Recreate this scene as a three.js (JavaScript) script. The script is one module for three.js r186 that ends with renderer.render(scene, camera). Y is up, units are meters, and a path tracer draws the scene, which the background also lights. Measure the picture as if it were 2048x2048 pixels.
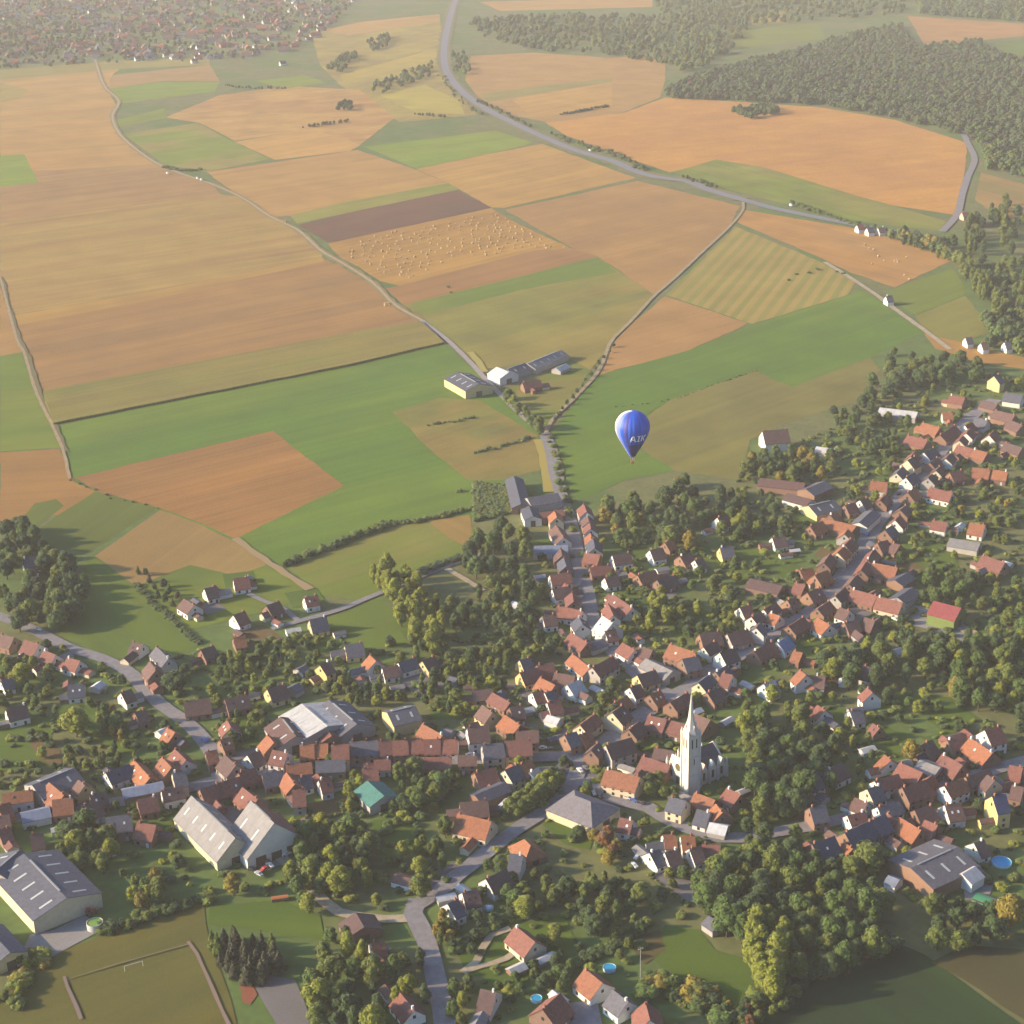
import * as THREE from 'three';
import { Sky } from 'three/addons/objects/Sky.js';
import { mergeGeometries } from 'three/addons/utils/BufferGeometryUtils.js';
import { FontLoader } from 'three/addons/loaders/FontLoader.js';
import { RoundedBoxGeometry } from 'three/addons/geometries/RoundedBoxGeometry.js';

// ---------------------------------------------------------------- camera, sky, sun, exposure
const scene = new THREE.Scene();
const camera = new THREE.PerspectiveCamera(33, 1, 1, 20000);
const CAM_H = 420;
camera.position.set(0, CAM_H, 0);
camera.rotation.order = 'YXZ';
camera.rotation.set(-22 * Math.PI / 180, 0, 0);
camera.rotateZ(-1.5 * Math.PI / 180);
camera.updateMatrixWorld(); camera.updateProjectionMatrix();

const SUN_EL = 20 * Math.PI / 180, SUN_AZ = 5 * Math.PI / 180;   // from the left, a little towards the viewer
const sunDir = new THREE.Vector3(-Math.cos(SUN_EL) * Math.cos(SUN_AZ), Math.sin(SUN_EL), Math.cos(SUN_EL) * Math.sin(SUN_AZ));
const sky = new Sky(); sky.name = 'sky'; sky.scale.setScalar(15000); sky.userData.kind = 'structure';
sky.material.uniforms.turbidity.value = 5; sky.material.uniforms.rayleigh.value = 1.6;
sky.material.uniforms.mieCoefficient.value = 0.005; sky.material.uniforms.sunPosition.value.copy(sunDir);
scene.add(sky);
scene.environmentIntensity = 0.21;
const sun = new THREE.DirectionalLight(new THREE.Color().setRGB(1, 0.69, 0.36), 5);
sun.position.copy(sunDir).multiplyScalar(3000).add(new THREE.Vector3(0, 0, -900));
sun.target.position.set(0, 0, -900); sun.castShadow = true;
Object.assign(sun.shadow.camera, { left: -1500, right: 1500, top: 1500, bottom: -1500, near: 10, far: 8000 });
sun.shadow.mapSize.set(4096, 4096);
scene.add(sun, sun.target);
scene.fog = new THREE.FogExp2(new THREE.Color(0.95, 0.9, 0.88), 0.000085);
const renderer = new THREE.WebGLRenderer({ antialias: true });
renderer.toneMapping = THREE.LinearToneMapping;
renderer.toneMappingExposure = 1.95;
renderer.shadowMap.enabled = true;
renderer.setSize(1024, 1024);

// ---------------------------------------------------------------- helpers
let seed = 1234567;
function rnd() { seed |= 0; seed = seed + 0x6D2B79F5 | 0; let t = Math.imul(seed ^ seed >>> 15, 1 | seed); t = t + Math.imul(t ^ t >>> 7, 61 | t) ^ t; return ((t ^ t >>> 14) >>> 0) / 4294967296; }
const R = (a, b) => a + (b - a) * rnd();
const pick = a => a[Math.floor(rnd() * a.length)];
// a plan point of the survey sheet (2048 units square) -> place in metres, at height h
function P(x, y, h = 0) {
  const v = new THREE.Vector3(x / 1024 - 1, 1 - y / 1024, 0.5).unproject(camera).sub(camera.position);
  return v.multiplyScalar((h - CAM_H) / v.y).add(camera.position);
}
function toSheet(v) { const p = v.clone().project(camera); return [(p.x + 1) * 1024, (1 - p.y) * 1024]; }
const lin = c => (c /= 255, c <= 0.04045 ? c / 12.92 : ((c + 0.055) / 1.055) ** 2.4);
const COL = (r, g, b) => new THREE.Color().setRGB(r, g, b);
const ALB = [0.53, 0.525, 0.27];
const A = (r, g, b) => COL(lin(r) * ALB[0], lin(g) * ALB[1], lin(b) * ALB[2]);
const used = {};
function numbered(n) { const k = used[n] = (used[n] || 0) + 1; return k === 1 ? n : n + '_' + String(k - 1).padStart(3, '0'); }
function add(o, name, parent = scene) {
  o.name = parent === scene ? numbered(name) : name;
  o.castShadow = o.receiveShadow = true; parent.add(o); return o;
}
function mesh(g, m, name, parent) { return add(new THREE.Mesh(g, m), name, parent); }
function struct(g, m, name) { const o = mesh(g, m, name); o.userData.kind = 'structure'; return o; }
function tag(o, label, category, group) { o.userData.label = label; o.userData.category = category; if (group) o.userData.group = group; return o; }
function group(name, x, y, z, ry = 0) { const g = add(new THREE.Group(), name); g.position.set(x, y, z); g.rotation.y = ry; return g; }
function mat(color, rough = 0.9, extra = {}) { return new THREE.MeshStandardMaterial({ color, roughness: rough, ...extra }); }
function box(w, h, d, x = 0, y = 0, z = 0) { return new THREE.BoxGeometry(w, h, d).translate(x, y, z); }

// value noise
const NT = new Float32Array(65536); for (let i = 0; i < 65536; i++) NT[i] = rnd();
const hash = (x, y) => NT[((x & 255) << 8) | (y & 255)];
function vnoise(x, y) {
  const xi = Math.floor(x), yi = Math.floor(y); let u = x - xi, v = y - yi; u = u * u * (3 - 2 * u); v = v * v * (3 - 2 * v);
  const a = hash(xi, yi), b = hash(xi + 1, yi), c = hash(xi, yi + 1), d = hash(xi + 1, yi + 1);
  return a + (b - a) * u + (c - a) * v + (a - b - c + d) * u * v;
}
function fbm(x, y, o = 4) { let s = 0, a = 0.5, t = 0; for (let i = 0; i < o; i++) { s += a * vnoise(x, y); t += a; x = x * 2.03 + 17.3; y = y * 2.03 + 5.1; a *= 0.5; } return s / t; }
function dataTex(w, h, fn, srgb = true) {
  const d = new Uint8Array(w * h * 4), c = [0, 0, 0];
  for (let j = 0, k = 0; j < h; j++) for (let i = 0; i < w; i++, k += 4) { fn(i / w, j / h, c); d[k] = c[0]; d[k + 1] = c[1]; d[k + 2] = c[2]; d[k + 3] = 255; }
  const t = new THREE.DataTexture(d, w, h); t.magFilter = THREE.LinearFilter; t.minFilter = THREE.LinearMipmapLinearFilter; t.generateMipmaps = true;
  t.wrapS = t.wrapT = THREE.RepeatWrapping; if (srgb) t.colorSpace = THREE.SRGBColorSpace; t.needsUpdate = true; return t;
}
const clamp = (x, a, b) => x < a ? a : x > b ? b : x;
const enc = x => { x = clamp(x, 0, 1); return 255 * (x <= 0.0031308 ? x * 12.92 : 1.055 * x ** (1 / 2.4) - 0.055); };
const sm = (a, b, x) => { x = clamp((x - a) / (b - a), 0, 1); return x * x * (3 - 2 * x); };

// ---------------------------------------------------------------- ground and fields
const groundTex = dataTex(1024, 1024, (u, v, c) => {
  const n = fbm(u * 40, v * 40, 5), m = fbm(u * 9 + 40, v * 9, 4), q = vnoise(u * 220, v * 220);
  const k = 0.72 + 0.4 * n + 0.25 * (q - 0.5), g = sm(0.4, 0.62, m);
  c[0] = enc(k * (0.13 * (1 - g) + 0.085 * g)); c[1] = enc(k * (0.14 * (1 - g) + 0.14 * g)); c[2] = enc(k * (0.045 * (1 - g) + 0.025 * g));
});
{
  const g = new THREE.PlaneGeometry(16000, 16000, 1, 1).rotateX(-Math.PI / 2).translate(0, -0.05, -3000);
  const uv = g.attributes.uv; for (let i = 0; i < uv.count; i++) uv.setXY(i, uv.getX(i) * 16000 / 520, uv.getY(i) * 16000 / 520);
  struct(g, mat(0xffffff, 1, { map: groundTex }), 'ground');
}
let layer = 0; const sharedMats = {};
function wobble(pts, amp) {            // plan points -> ground outline with a slightly uneven edge
  const w = pts.map(p => P(p[0], p[1])), out = [];
  for (let i = 0; i < w.length; i++) {
    const a = w[i], b = w[(i + 1) % w.length], L = a.distanceTo(b), n = Math.max(1, Math.min(24, Math.round(L / 14)));
    for (let k = 0; k < n; k++) { const t = k / n; out.push(new THREE.Vector2(a.x + (b.x - a.x) * t + (k ? R(-amp, amp) : 0), a.z + (b.z - a.z) * t + (k ? R(-amp, amp) : 0))); }
  }
  return out;
}
// col: two plan colours mixed by patches; dir: row direction (two plan points); opt: rows, streak, stripe, tall
function field(name, pts, c1, c2, dir, opt = {}) {
  [c1, c2] = [c1, c2].map(c => c[1] > c[0] ? [c[0] * 0.92, c[1] * 1.02, c[2] * 0.5] : c);
  if (name === 'wheat_field' && !opt.tram) opt = { ...opt, tram: 24, tramK: 0.92 };
  const o = wobble(pts, opt.wob ?? 0.9);
  const d0 = P(dir[0], dir[1]), d1 = P(dir[2], dir[3]), ang = Math.atan2(d1.z - d0.z, d1.x - d0.x), ca = Math.cos(ang), sa = Math.sin(ang);
  let u0 = 1e9, u1 = -1e9, v0 = 1e9, v1 = -1e9;
  const uvw = o.map(p => { const u = p.x * ca + p.y * sa, v = -p.x * sa + p.y * ca; u0 = Math.min(u0, u); u1 = Math.max(u1, u); v0 = Math.min(v0, v); v1 = Math.max(v1, v); return [u, v]; });
  const y = (layer++ % 260) * 0.002 + 0.02 + (opt.lift || 0);
  const faces = THREE.ShapeUtils.triangulateShape(o, []), pos = [], uv = [], idx = [];
  const H = opt.tall || 0;
  o.forEach((p, i) => { pos.push(p.x, y + H, p.y); uv.push((uvw[i][0] - u0) / (u1 - u0), (uvw[i][1] - v0) / (v1 - v0)); });
  for (const f of faces) { const [a, b, c] = f, A2 = (o[b].x - o[a].x) * (o[c].y - o[a].y) - (o[b].y - o[a].y) * (o[c].x - o[a].x); if (A2 > 0) idx.push(a, c, b); else idx.push(a, b, c); }
  if (H) { const n = o.length; for (let i = 0; i < n; i++) { const j = (i + 1) % n, b = pos.length / 3; for (const k of [i, j]) { pos.push(o[k].x, y + H, o[k].y, o[k].x, y - 0.1, o[k].y); uv.push(uv[k * 2], uv[k * 2 + 1], uv[k * 2], uv[k * 2 + 1]); } idx.push(b, b + 2, b + 1, b + 1, b + 2, b + 3); } }
  const g = new THREE.BufferGeometry(); g.setAttribute('position', new THREE.Float32BufferAttribute(pos, 3)); g.setAttribute('uv', new THREE.Float32BufferAttribute(uv, 2)); g.setIndex(idx);
  const gg = H ? g.toNonIndexed() : g; gg.computeVertexNormals();
  const W = u1 - u0, V = v1 - v0, grey = Math.max(...c1) - Math.min(...c1) < 26, AC = c => grey ? COL(lin(c[0]) * 0.46, lin(c[1]) * 0.48, lin(c[2]) * 0.52) : A(...c), a1 = AC(c1), a2 = AC(c2), sx = R(0, 200), sy = R(0, 200);
  const st = (opt.streak ?? 0.16) * 0.6, mot = opt.mottle ?? 0.3, gr = opt.grain ?? 0.22;
  const shared = ['lawn', 'concrete_yard', 'farm_yard', 'gravel_court', 'red_court', 'garden_plot', 'parking_area', 'village_square'].includes(name);
  if (shared) { const q = g.attributes.uv; for (let i = 0; i < q.count; i++) q.setXY(i, q.getX(i) * W / 80, q.getY(i) * V / 80); gg.computeVertexNormals(); if (sharedMats[name]) return struct(gg, sharedMats[name], name); }
  const size = shared ? 256 : Math.max(W, V) > 260 ? 512 : Math.max(W, V) > 90 ? 256 : 128;
  const tex = dataTex(size, size, (s, t, c) => {
    const x = s * (shared ? 80 : W), z = t * (shared ? 80 : V);
    const patch = fbm(x / (opt.px || 140) + sx, z / (opt.pz || 45) + sy, 4);
    const row = fbm(x / 160 + sy, z / 4.5 + sx, 2), row2 = vnoise(x / 260 + sx, z / 14 + sy);
    let m = sm(0.36, 0.66, patch + 0.25 * (row2 - 0.5));
    if (opt.stripe) { const q = ((z / opt.stripe) % 1 + 1) % 1; m = clamp(0.25 * m + 0.9 * (sm(0.3, 0.45, q) - sm(0.8, 0.95, q)), 0, 1); }
    let k = 1 + st * (row - 0.5) * 2 + st * (row2 - 0.5) + mot * (fbm(x / 30 + sy, z / 30 + sx, 3) - 0.5) + gr * (hash(Math.floor(s * size) + 7, Math.floor(t * size)) - 0.5);
    if (opt.tram) { const q = ((z / opt.tram) % 1 + 1) % 1; if (q < 1.4 / opt.tram) k *= opt.tramK || 0.82; }
    c[0] = enc(k * (a1.r + (a2.r - a1.r) * m)); c[1] = enc(k * (a1.g + (a2.g - a1.g) * m)); c[2] = enc(k * (a1.b + (a2.b - a1.b) * m));
  });
  const fm = mat(0xffffff, 1, { map: tex }); if (shared) sharedMats[name] = fm;
  return struct(gg, fm, name);
}
// ribbons: roads, lanes, tracks
const asphaltTex = dataTex(256, 256, (u, v, c) => {
  const n = fbm(u * 20, v * 20, 4), k = 0.75 + 0.45 * n + 0.12 * (hash(u * 256 | 0, v * 256 | 0) - 0.5);
  c[0] = enc(0.2 * k); c[1] = enc(0.193 * k); c[2] = enc(0.21 * k);
});
const dirtTex = dataTex(256, 256, (u, v, c) => {
  const n = fbm(u * 16, v * 16, 4), k = 0.7 + 0.55 * n + 0.15 * (hash(u * 256 | 0, v * 256 | 0) - 0.5);
  c[0] = enc(0.34 * k); c[1] = enc(0.285 * k); c[2] = enc(0.2 * k);
});
const M = {
  asphalt: mat(0xffffff, 0.9, { map: asphaltTex }), dirt: mat(0xffffff, 1, { map: dirtTex }),
  concrete: mat(COL(1.5, 1.5, 1.5), 0.95, { map: asphaltTex }),
};
const roadPts = [];
function ribbon(name, pts, width, m, y = 1.0, wob = 0.25) {
  const cv = new THREE.CatmullRomCurve3(pts.map(p => { const q = P(p[0], p[1]); q.y = 0; return q; }), false, 'centripetal');
  y = 0.55 + (y - 0.8) * 0.3;
  const L = cv.getLength(), n = Math.max(4, Math.round(L / 10)), pos = [], uv = [], idx = [];
  const ps = cv.getSpacedPoints(n);
  for (let i = 0; i <= n; i++) {
    const a = ps[Math.max(0, i - 1)], b = ps[Math.min(n, i + 1)], dx = b.x - a.x, dz = b.z - a.z, l = Math.hypot(dx, dz), w = width / 2;
    const nx = -dz / l, nz = dx / l, p = ps[i], w1 = w + R(-wob, wob), w2 = w + R(-wob, wob);
    pos.push(p.x + nx * w1, y, p.z + nz * w1, p.x - nx * w2, y, p.z - nz * w2); uv.push(0, i / n * L / 30, width / 30, i / n * L / 30);
    if (i < n) { const k = i * 2; idx.push(k, k + 1, k + 2, k + 1, k + 3, k + 2); }
    roadPts.push([p.x, p.z, w]);
  }
  const g = new THREE.BufferGeometry(); g.setAttribute('position', new THREE.Float32BufferAttribute(pos, 3)); g.setAttribute('uv', new THREE.Float32BufferAttribute(uv, 2)); g.setIndex(idx); g.computeVertexNormals();
  if (g.attributes.normal.getY(0) < 0) { g.setIndex(idx.reduce((a, v, i) => (i % 3 === 0 ? a.push(idx[i], idx[i + 2], idx[i + 1]) : 0, a), [])); g.computeVertexNormals(); }
  return struct(g, m, name);
}
// ---------------------------------------------------------------- the fields
const OAT = [205, 162, 112], GOLD = [214, 165, 100], TAN = [200, 152, 108], MAUVE = [186, 142, 108], OCHRE = [196, 162, 108], BROWN = [178, 136, 100],
  GREEN = [118, 142, 66], LEAF = [134, 152, 70], OLIVE = [152, 146, 78], DULL = [140, 134, 84], MEAD = [122, 134, 64], STUB = [192, 136, 84];
const mixc = (a, b, t) => a.map((v, i) => v + (b[i] - v) * t);
field('wheat_field', [[0, 232], [232, 210], [215, 180], [225, 150], [240, 138], [0, 160]], [218, 172, 122], OAT, [0, 232, 232, 210]);
field('wheat_field', [[0, 165], [58, 180], [40, 197], [0, 206]], [190, 168, 104], [180, 160, 95], [0, 200, 60, 190]);
field('wheat_field', [[0, 232], [232, 210], [225, 232], [239, 268], [279, 304], [319, 330], [0, 345]], OAT, [212, 162, 108], [0, 300, 279, 280]);
field('wheat_field', [[0, 345], [319, 330], [362, 348], [427, 370], [440, 388], [0, 446]], MAUVE, [192, 150, 112], [0, 446, 440, 388], { streak: 0.22 });
field('grass_field', [[0, 312], [48, 308], [78, 365], [0, 374]], [150, 168, 78], [158, 166, 84], [0, 312, 48, 308]);
field('wheat_field', [[0, 446], [440, 388], [482, 395], [543, 435], [594, 460], [645, 504], [645, 518], [22, 632], [4, 569], [0, 560]], OCHRE, [186, 146, 104], [0, 446, 440, 388], { streak: 0.26, pz: 30, px: 300 });
field('wheat_field', [[645, 518], [680, 530], [745, 570], [792, 618], [843, 645], [700, 668], [83, 788], [47, 704], [22, 632]], BROWN, [190, 142, 100], [22, 632, 645, 518], { streak: 0.22, px: 320 });
field('wheat_field', [[22, 632], [300, 583], [645, 516], [650, 522], [300, 600], [30, 652]], [208, 162, 96], [200, 156, 100], [22, 632, 645, 518]);
field('corn_field', [[86, 786], [700, 669], [845, 646], [888, 688], [700, 732], [107, 850]], [150, 148, 78], [160, 146, 84], [83, 788, 700, 668], { tall: 1.7, grain: 0.5, streak: 0.25 });
field('grass_field', [[105, 853], [890, 688], [981, 770], [1080, 860], [1085, 900], [1020, 960], [945, 1040], [780, 1060], [680, 1090], [575, 1135], [470, 1080], [145, 955]], [112, 142, 62], [128, 148, 72], [105, 853, 890, 688], { streak: 0.2, px: 260 });
field('stubble_field', [[150, 955], [545, 862], [688, 972], [470, 1078], [400, 1045], [330, 1020], [200, 985]], STUB, [182, 130, 84], [150, 955, 545, 862], { streak: 0.3, px: 260, tram: 22 });
field('fallow_field', [[785, 824], [880, 795], [960, 800], [1055, 860], [1075, 870], [1080, 940], [1000, 960], [935, 960], [850, 890]], [168, 146, 86], [142, 140, 74], [785, 824, 880, 795], { px: 60, pz: 30, mottle: 0.6 });
field('stubble_field', [[0, 905], [118, 898], [135, 930], [150, 965], [195, 985], [125, 1030], [70, 1030], [0, 1062]], [188, 138, 86], [180, 132, 84], [0, 905, 118, 898]);
field('grass_field', [[0, 700], [44, 704], [70, 784], [102, 853], [124, 895], [0, 903]], [146, 150, 72], [128, 144, 66], [0, 790, 70, 784], { pz: 40 });
field('stubble_field', [[0, 570], [18, 623], [36, 685], [44, 704], [0, 712]], TAN, [196, 150, 104], [0, 712, 44, 704]);
field('grass_field', [[29, 1052], [69, 1007], [112, 998], [128, 1012], [62, 1065]], [112, 122, 64], [120, 124, 66], [29, 1052, 112, 998]);
field('grass_field', [[65, 1065], [190, 983], [315, 1015], [175, 1105], [90, 1092]], [124, 128, 66], [112, 120, 62], [65, 1065, 190, 983], { streak: 0.2 });
field('stubble_field', [[190, 1112], [320, 1020], [400, 1048], [520, 1110], [532, 1130], [470, 1152], [380, 1130], [272, 1172]], [182, 150, 108], [176, 142, 104], [190, 1110, 320, 1020]);
field('meadow', [[175, 1110], [190, 1114], [270, 1172], [400, 1290], [380, 1300], [260, 1330], [110, 1265], [150, 1200]], [112, 130, 62], MEAD, [175, 1110, 400, 1290]);
field('meadow', [[272, 1172], [380, 1130], [470, 1152], [532, 1130], [625, 1182], [560, 1215], [420, 1250], [370, 1262]], [140, 146, 74], [118, 130, 66], [272, 1172, 560, 1200]);
field('meadow', [[575, 1135], [680, 1090], [770, 1045], [860, 1040], [945, 1055], [945, 1108], [840, 1152], [720, 1202], [640, 1190]], [150, 150, 80], [136, 142, 72], [575, 1135, 860, 1040]);
field('fallow_field', [[850, 1040], [940, 1030], [945, 1100], [915, 1085]], [182, 148, 96], [160, 146, 84], [850, 1040, 940, 1090]);
field('meadow', [[610, 1255], [700, 1220], [752, 1196], [820, 1240], [835, 1290], [700, 1300], [650, 1280]], [112, 130, 62], [122, 134, 66], [620, 1240, 750, 1195]);
field('wheat_field', [[413, 344], [716, 300], [825, 337], [897, 366], [700, 402], [580, 431], [543, 435], [482, 395]], [206, 158, 112], [210, 164, 108], [413, 344, 716, 300]);
field('grass_field', [[580, 431], [700, 402], [897, 366], [920, 378], [700, 425], [594, 447]], [166, 164, 84], [154, 156, 80], [580, 431, 897, 366]);
field('ploughed_field', [[596, 450], [700, 425], [915, 380], [983, 415], [700, 479], [655, 485]], [118, 80, 78], [128, 86, 80], [594, 450, 915, 380], { streak: 0.12 });
field('stubble_field', [[655, 487], [983, 416], [1040, 450], [1150, 500], [1071, 500], [800, 572], [760, 562], [720, 535], [680, 515]], [206, 156, 90], [198, 148, 88], [655, 487, 983, 416], { streak: 0.3, tram: 26 });
field('stubble_field', [[770, 577], [800, 572], [1071, 500], [1150, 498], [1230, 520], [1000, 565], [830, 605], [806, 610]], [180, 130, 94], [186, 136, 98], [770, 575, 1071, 500]);
field('grass_field', [[806, 610], [1000, 563], [1195, 514], [1310, 590], [1250, 650], [1215, 700], [1180, 740], [1130, 712], [1000, 735], [960, 738], [919, 699], [843, 641]], [150, 148, 76], [166, 150, 84], [820, 605, 1000, 560], { px: 160, pz: 70, mottle: 0.5 });
field('grass_field', [[820, 607], [1000, 563], [1195, 514], [1235, 545], [1040, 580], [850, 630]], [128, 144, 72], [146, 148, 78], [820, 605, 1000, 560], { px: 120, pz: 60 });
field('meadow', [[1000, 780], [1060, 760], [1130, 712], [1180, 742], [1150, 795], [1107, 838], [1090, 850]], [138, 144, 74], [150, 146, 80], [1000, 780, 1150, 760]);
field('grass_field', [[727, 293], [992, 261], [1066, 286], [977, 308], [832, 337]], [150, 166, 82], [160, 166, 88], [727, 293, 992, 261]);
field('wheat_field', [[832, 338], [977, 308], [1085, 288], [1272, 356], [1010, 416], [983, 415], [897, 366]], [214, 166, 104], [208, 160, 104], [832, 337, 977, 308], { streak: 0.22 });
field('wheat_field', [[1010, 420], [1275, 362], [1480, 412], [1457, 456], [1348, 558], [1310, 590], [1195, 512], [1150, 500]], TAN, [192, 146, 108], [1010, 420, 1275, 362]);
field('striped_field', [[1471, 453], [1638, 522], [1710, 565], [1696, 590], [1504, 648], [1332, 590]], [158, 156, 84], [190, 164, 106], [1340, 585, 1471, 453], { stripe: 12.5, px: 400 });
field('stubble_field', [[1330, 593], [1495, 646], [1480, 655], [1380, 700], [1190, 752], [1215, 700], [1260, 650]], [202, 152, 112], [196, 148, 106], [1190, 752, 1380, 700]);
field('grass_field', [[1505, 650], [1700, 590], [1720, 577], [1848, 665], [1740, 715], [1585, 775], [1510, 742], [1340, 800], [1280, 840], [1280, 900], [1350, 940], [1250, 960], [1160, 1000], [1120, 960], [1100, 870], [1160, 790], [1200, 750], [1380, 700]], [112, 142, 58], [126, 146, 66], [1200, 745, 1700, 590], { streak: 0.2, px: 260 });
field('fallow_field', [[1340, 800], [1510, 742], [1585, 775], [1740, 715], [1760, 740], [1720, 800], [1560, 850], [1500, 880], [1480, 960], [1350, 942], [1285, 900], [1282, 842]], DULL, [148, 142, 82], [1340, 800, 1510, 742], { px: 80, pz: 60, mottle: 0.5 });
field('wheat_field', [[1090, 245], [1250, 225], [1330, 195], [1500, 205], [1640, 215], [1790, 240], [1935, 286], [1930, 340], [1910, 430], [1780, 410], [1600, 360], [1440, 320], [1340, 345], [1220, 305], [1130, 270]], [232, 168, 98], [222, 158, 102], [1130, 270, 1500, 230], { px: 200, pz: 120, streak: 0.1 });
field('grass_field', [[1345, 345], [1431, 319], [1529, 335], [1710, 391], [1891, 442], [1884, 462], [1710, 442], [1565, 406], [1457, 380], [1370, 352]], [160, 158, 82], [150, 152, 78], [1431, 319, 1891, 442], { mottle: 0.5 });
field('wheat_field', [[941, 112], [1068, 105], [1223, 116], [1332, 109], [1330, 163], [1320, 195], [1245, 225], [1100, 245], [1020, 230], [960, 200], [930, 160]], [206, 160, 116], [200, 156, 112], [941, 112, 1223, 116]);
field('wheat_field', [[1024, 198], [1223, 165], [1225, 216], [1062, 234]], [222, 172, 110], [214, 166, 108], [1024, 196, 1223, 163], { streak: 0.25 });
field('grass_field', [[960, 188], [1100, 170], [1225, 156], [1225, 163], [1024, 196], [975, 205]], [166, 158, 100], [170, 158, 104], [960, 188, 1223, 157]);
field('wheat_field', [[1488, 420], [1700, 455], [1800, 480], [1905, 520], [1790, 575], [1700, 545], [1640, 515], [1475, 445]], [208, 156, 110], [210, 154, 100], [1488, 420, 1905, 520], { mottle: 0.4 });
field('grass_field', [[1785, 580], [1905, 535], [1925, 565], [1930, 590], [1830, 630], [1770, 590]], [128, 142, 70], [138, 144, 74], [1785, 580, 1905, 535]);
field('grass_field', [[1830, 632], [1930, 592], [1990, 660], [1900, 692], [1850, 662]], [152, 148, 76], [144, 142, 72], [1830, 632, 1930, 592]);
field('stubble_field', [[1848, 667], [1880, 675], [2048, 715], [2048, 738], [1960, 727], [1870, 697]], [204, 152, 90], [196, 150, 92], [1848, 667, 2048, 715]);
field('wheat_field', [[1962, 345], [2060, 372], [2060, 440], [1985, 425], [1950, 400]], [186, 148, 108], [160, 142, 92], [1962, 345, 2060, 372]);
field('slope_field', [[620, 62], [880, 30], [886, 110], [905, 170], [955, 230], [800, 245], [730, 200], [680, 170], [640, 130]], [192, 172, 100], [176, 156, 100], [620, 100, 880, 40], { px: 200, pz: 60, mottle: 0.5 });
field('slope_field', [[680, 150], [870, 98], [884, 118], [690, 166]], [214, 190, 100], [200, 178, 98], [680, 150, 870, 98]);
field('slope_field', [[760, 190], [850, 170], [915, 200], [930, 228], [830, 225]], [206, 190, 96], [196, 180, 100], [760, 190, 900, 200]);
field('wheat_field', [[640, 62], [720, 44], [880, 28], [878, 44], [700, 70]], [216, 170, 116], [206, 164, 112], [640, 62, 880, 28]);
field('wheat_field', [[330, 235], [440, 190], [580, 172], [720, 180], [790, 235], [720, 290], [620, 258], [470, 282], [400, 246]], [208, 158, 116], [216, 170, 118], [330, 235, 720, 200], { px: 120, mottle: 0.5 });
field('wheat_field', [[470, 284], [620, 257], [722, 290], [700, 302], [550, 320]], [228, 176, 120], [214, 168, 114], [470, 284, 620, 257]);
field('grass_field', [[510, 162], [610, 150], [655, 166], [570, 177]], [150, 162, 98], [158, 160, 100], [510, 162, 610, 150]);
field('grass_field', [[217, 178], [330, 163], [440, 165], [430, 183], [246, 207]], [148, 162, 92], [154, 162, 96], [217, 178, 440, 165]);
field('grass_field', [[227, 242], [330, 216], [335, 236], [240, 254]], [144, 152, 82], [148, 150, 86], [227, 242, 330, 216]);
field('grass_field', [[245, 268], [395, 246], [450, 276], [540, 318], [413, 344], [330, 330]], [150, 156, 82], [172, 160, 96], [245, 268, 395, 246], { px: 80, pz: 60 });
field('wheat_field', [[225, 150], [420, 130], [440, 163], [330, 162], [217, 178]], [200, 160, 118], [190, 152, 116], [225, 150, 420, 130]);
field('grass_field', [[0, 140], [220, 122], [420, 116], [420, 130], [240, 138], [0, 160]], [176, 164, 108], [168, 158, 104], [0, 140, 420, 116]);
field('wheat_field', [[1815, 32], [2048, 48], [2048, 72], [1850, 92]], [208, 152, 112], [200, 150, 110], [1815, 32, 2048, 48]);
field('grass_field', [[1960, 100], [2048, 80], [2048, 135], [1950, 122]], [120, 138, 84], [128, 140, 86], [1960, 100, 2048, 80]);
field('grass_field', [[1460, 62], [1640, 45], [1650, 78], [1465, 98]], [146, 148, 98], [138, 142, 94], [1460, 62, 1640, 45]);
field('grass_field', [[1500, 28], [1572, 24], [1576, 46], [1504, 50]], [196, 178, 96], [184, 168, 94], [1500, 28, 1572, 24]);
field('wheat_field', [[960, 4], [1305, -6], [1305, 14], [1000, 22]], [216, 170, 116], [206, 162, 112], [960, 4, 1305, -6]);
// nearer the viewer
field('sports_ground', [[-30, 2052], [0, 1985], [82, 1930], [128, 1902], [205, 1872], [326, 1814], [408, 1806], [412, 1850], [425, 1901], [462, 2000], [478, 2090], [-40, 2090]], [126, 118, 50], [116, 114, 50], [82, 1930, 408, 1806], { px: 60, pz: 40, mottle: 0.4 });
field('meadow', [[1295, 1905], [1330, 1850], [1400, 1860], [1430, 1900], [1500, 1920], [1530, 1985], [1470, 2035], [1350, 1970]], [86, 116, 38], [104, 120, 44], [1300, 1900, 1500, 1920]);
field('meadow', [[1460, 2100], [1560, 1995], [1700, 1920], [1800, 1888], [1850, 1910], [1920, 1960], [2060, 2060], [2100, 2120]], [34, 66, 20], [46, 78, 24], [1860, 1930, 2048, 2048], { streak: 0.3 });  // green deepened so its colour carries some shade of the neighbouring wood
field('fallow_field', [[1862, 1925], [1930, 1890], [2060, 1900], [2070, 2052], [1960, 1980]], [96, 90, 60], [86, 84, 54], [1862, 1925, 2060, 2040], { mottle: 0.5 });
field('lawn', [[915, 1905], [1000, 1862], [1130, 1828], [1155, 1890], [1060, 1935], [935, 1955]], [100, 122, 46], [112, 126, 52], [915, 1905, 1130, 1828]);
field('lawn', [[1085, 1650], [1110, 1628], [1190, 1665], [1180, 1700], [1130, 1690]], [104, 124, 52], [112, 126, 56], [1085, 1650, 1190, 1665]);
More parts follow.
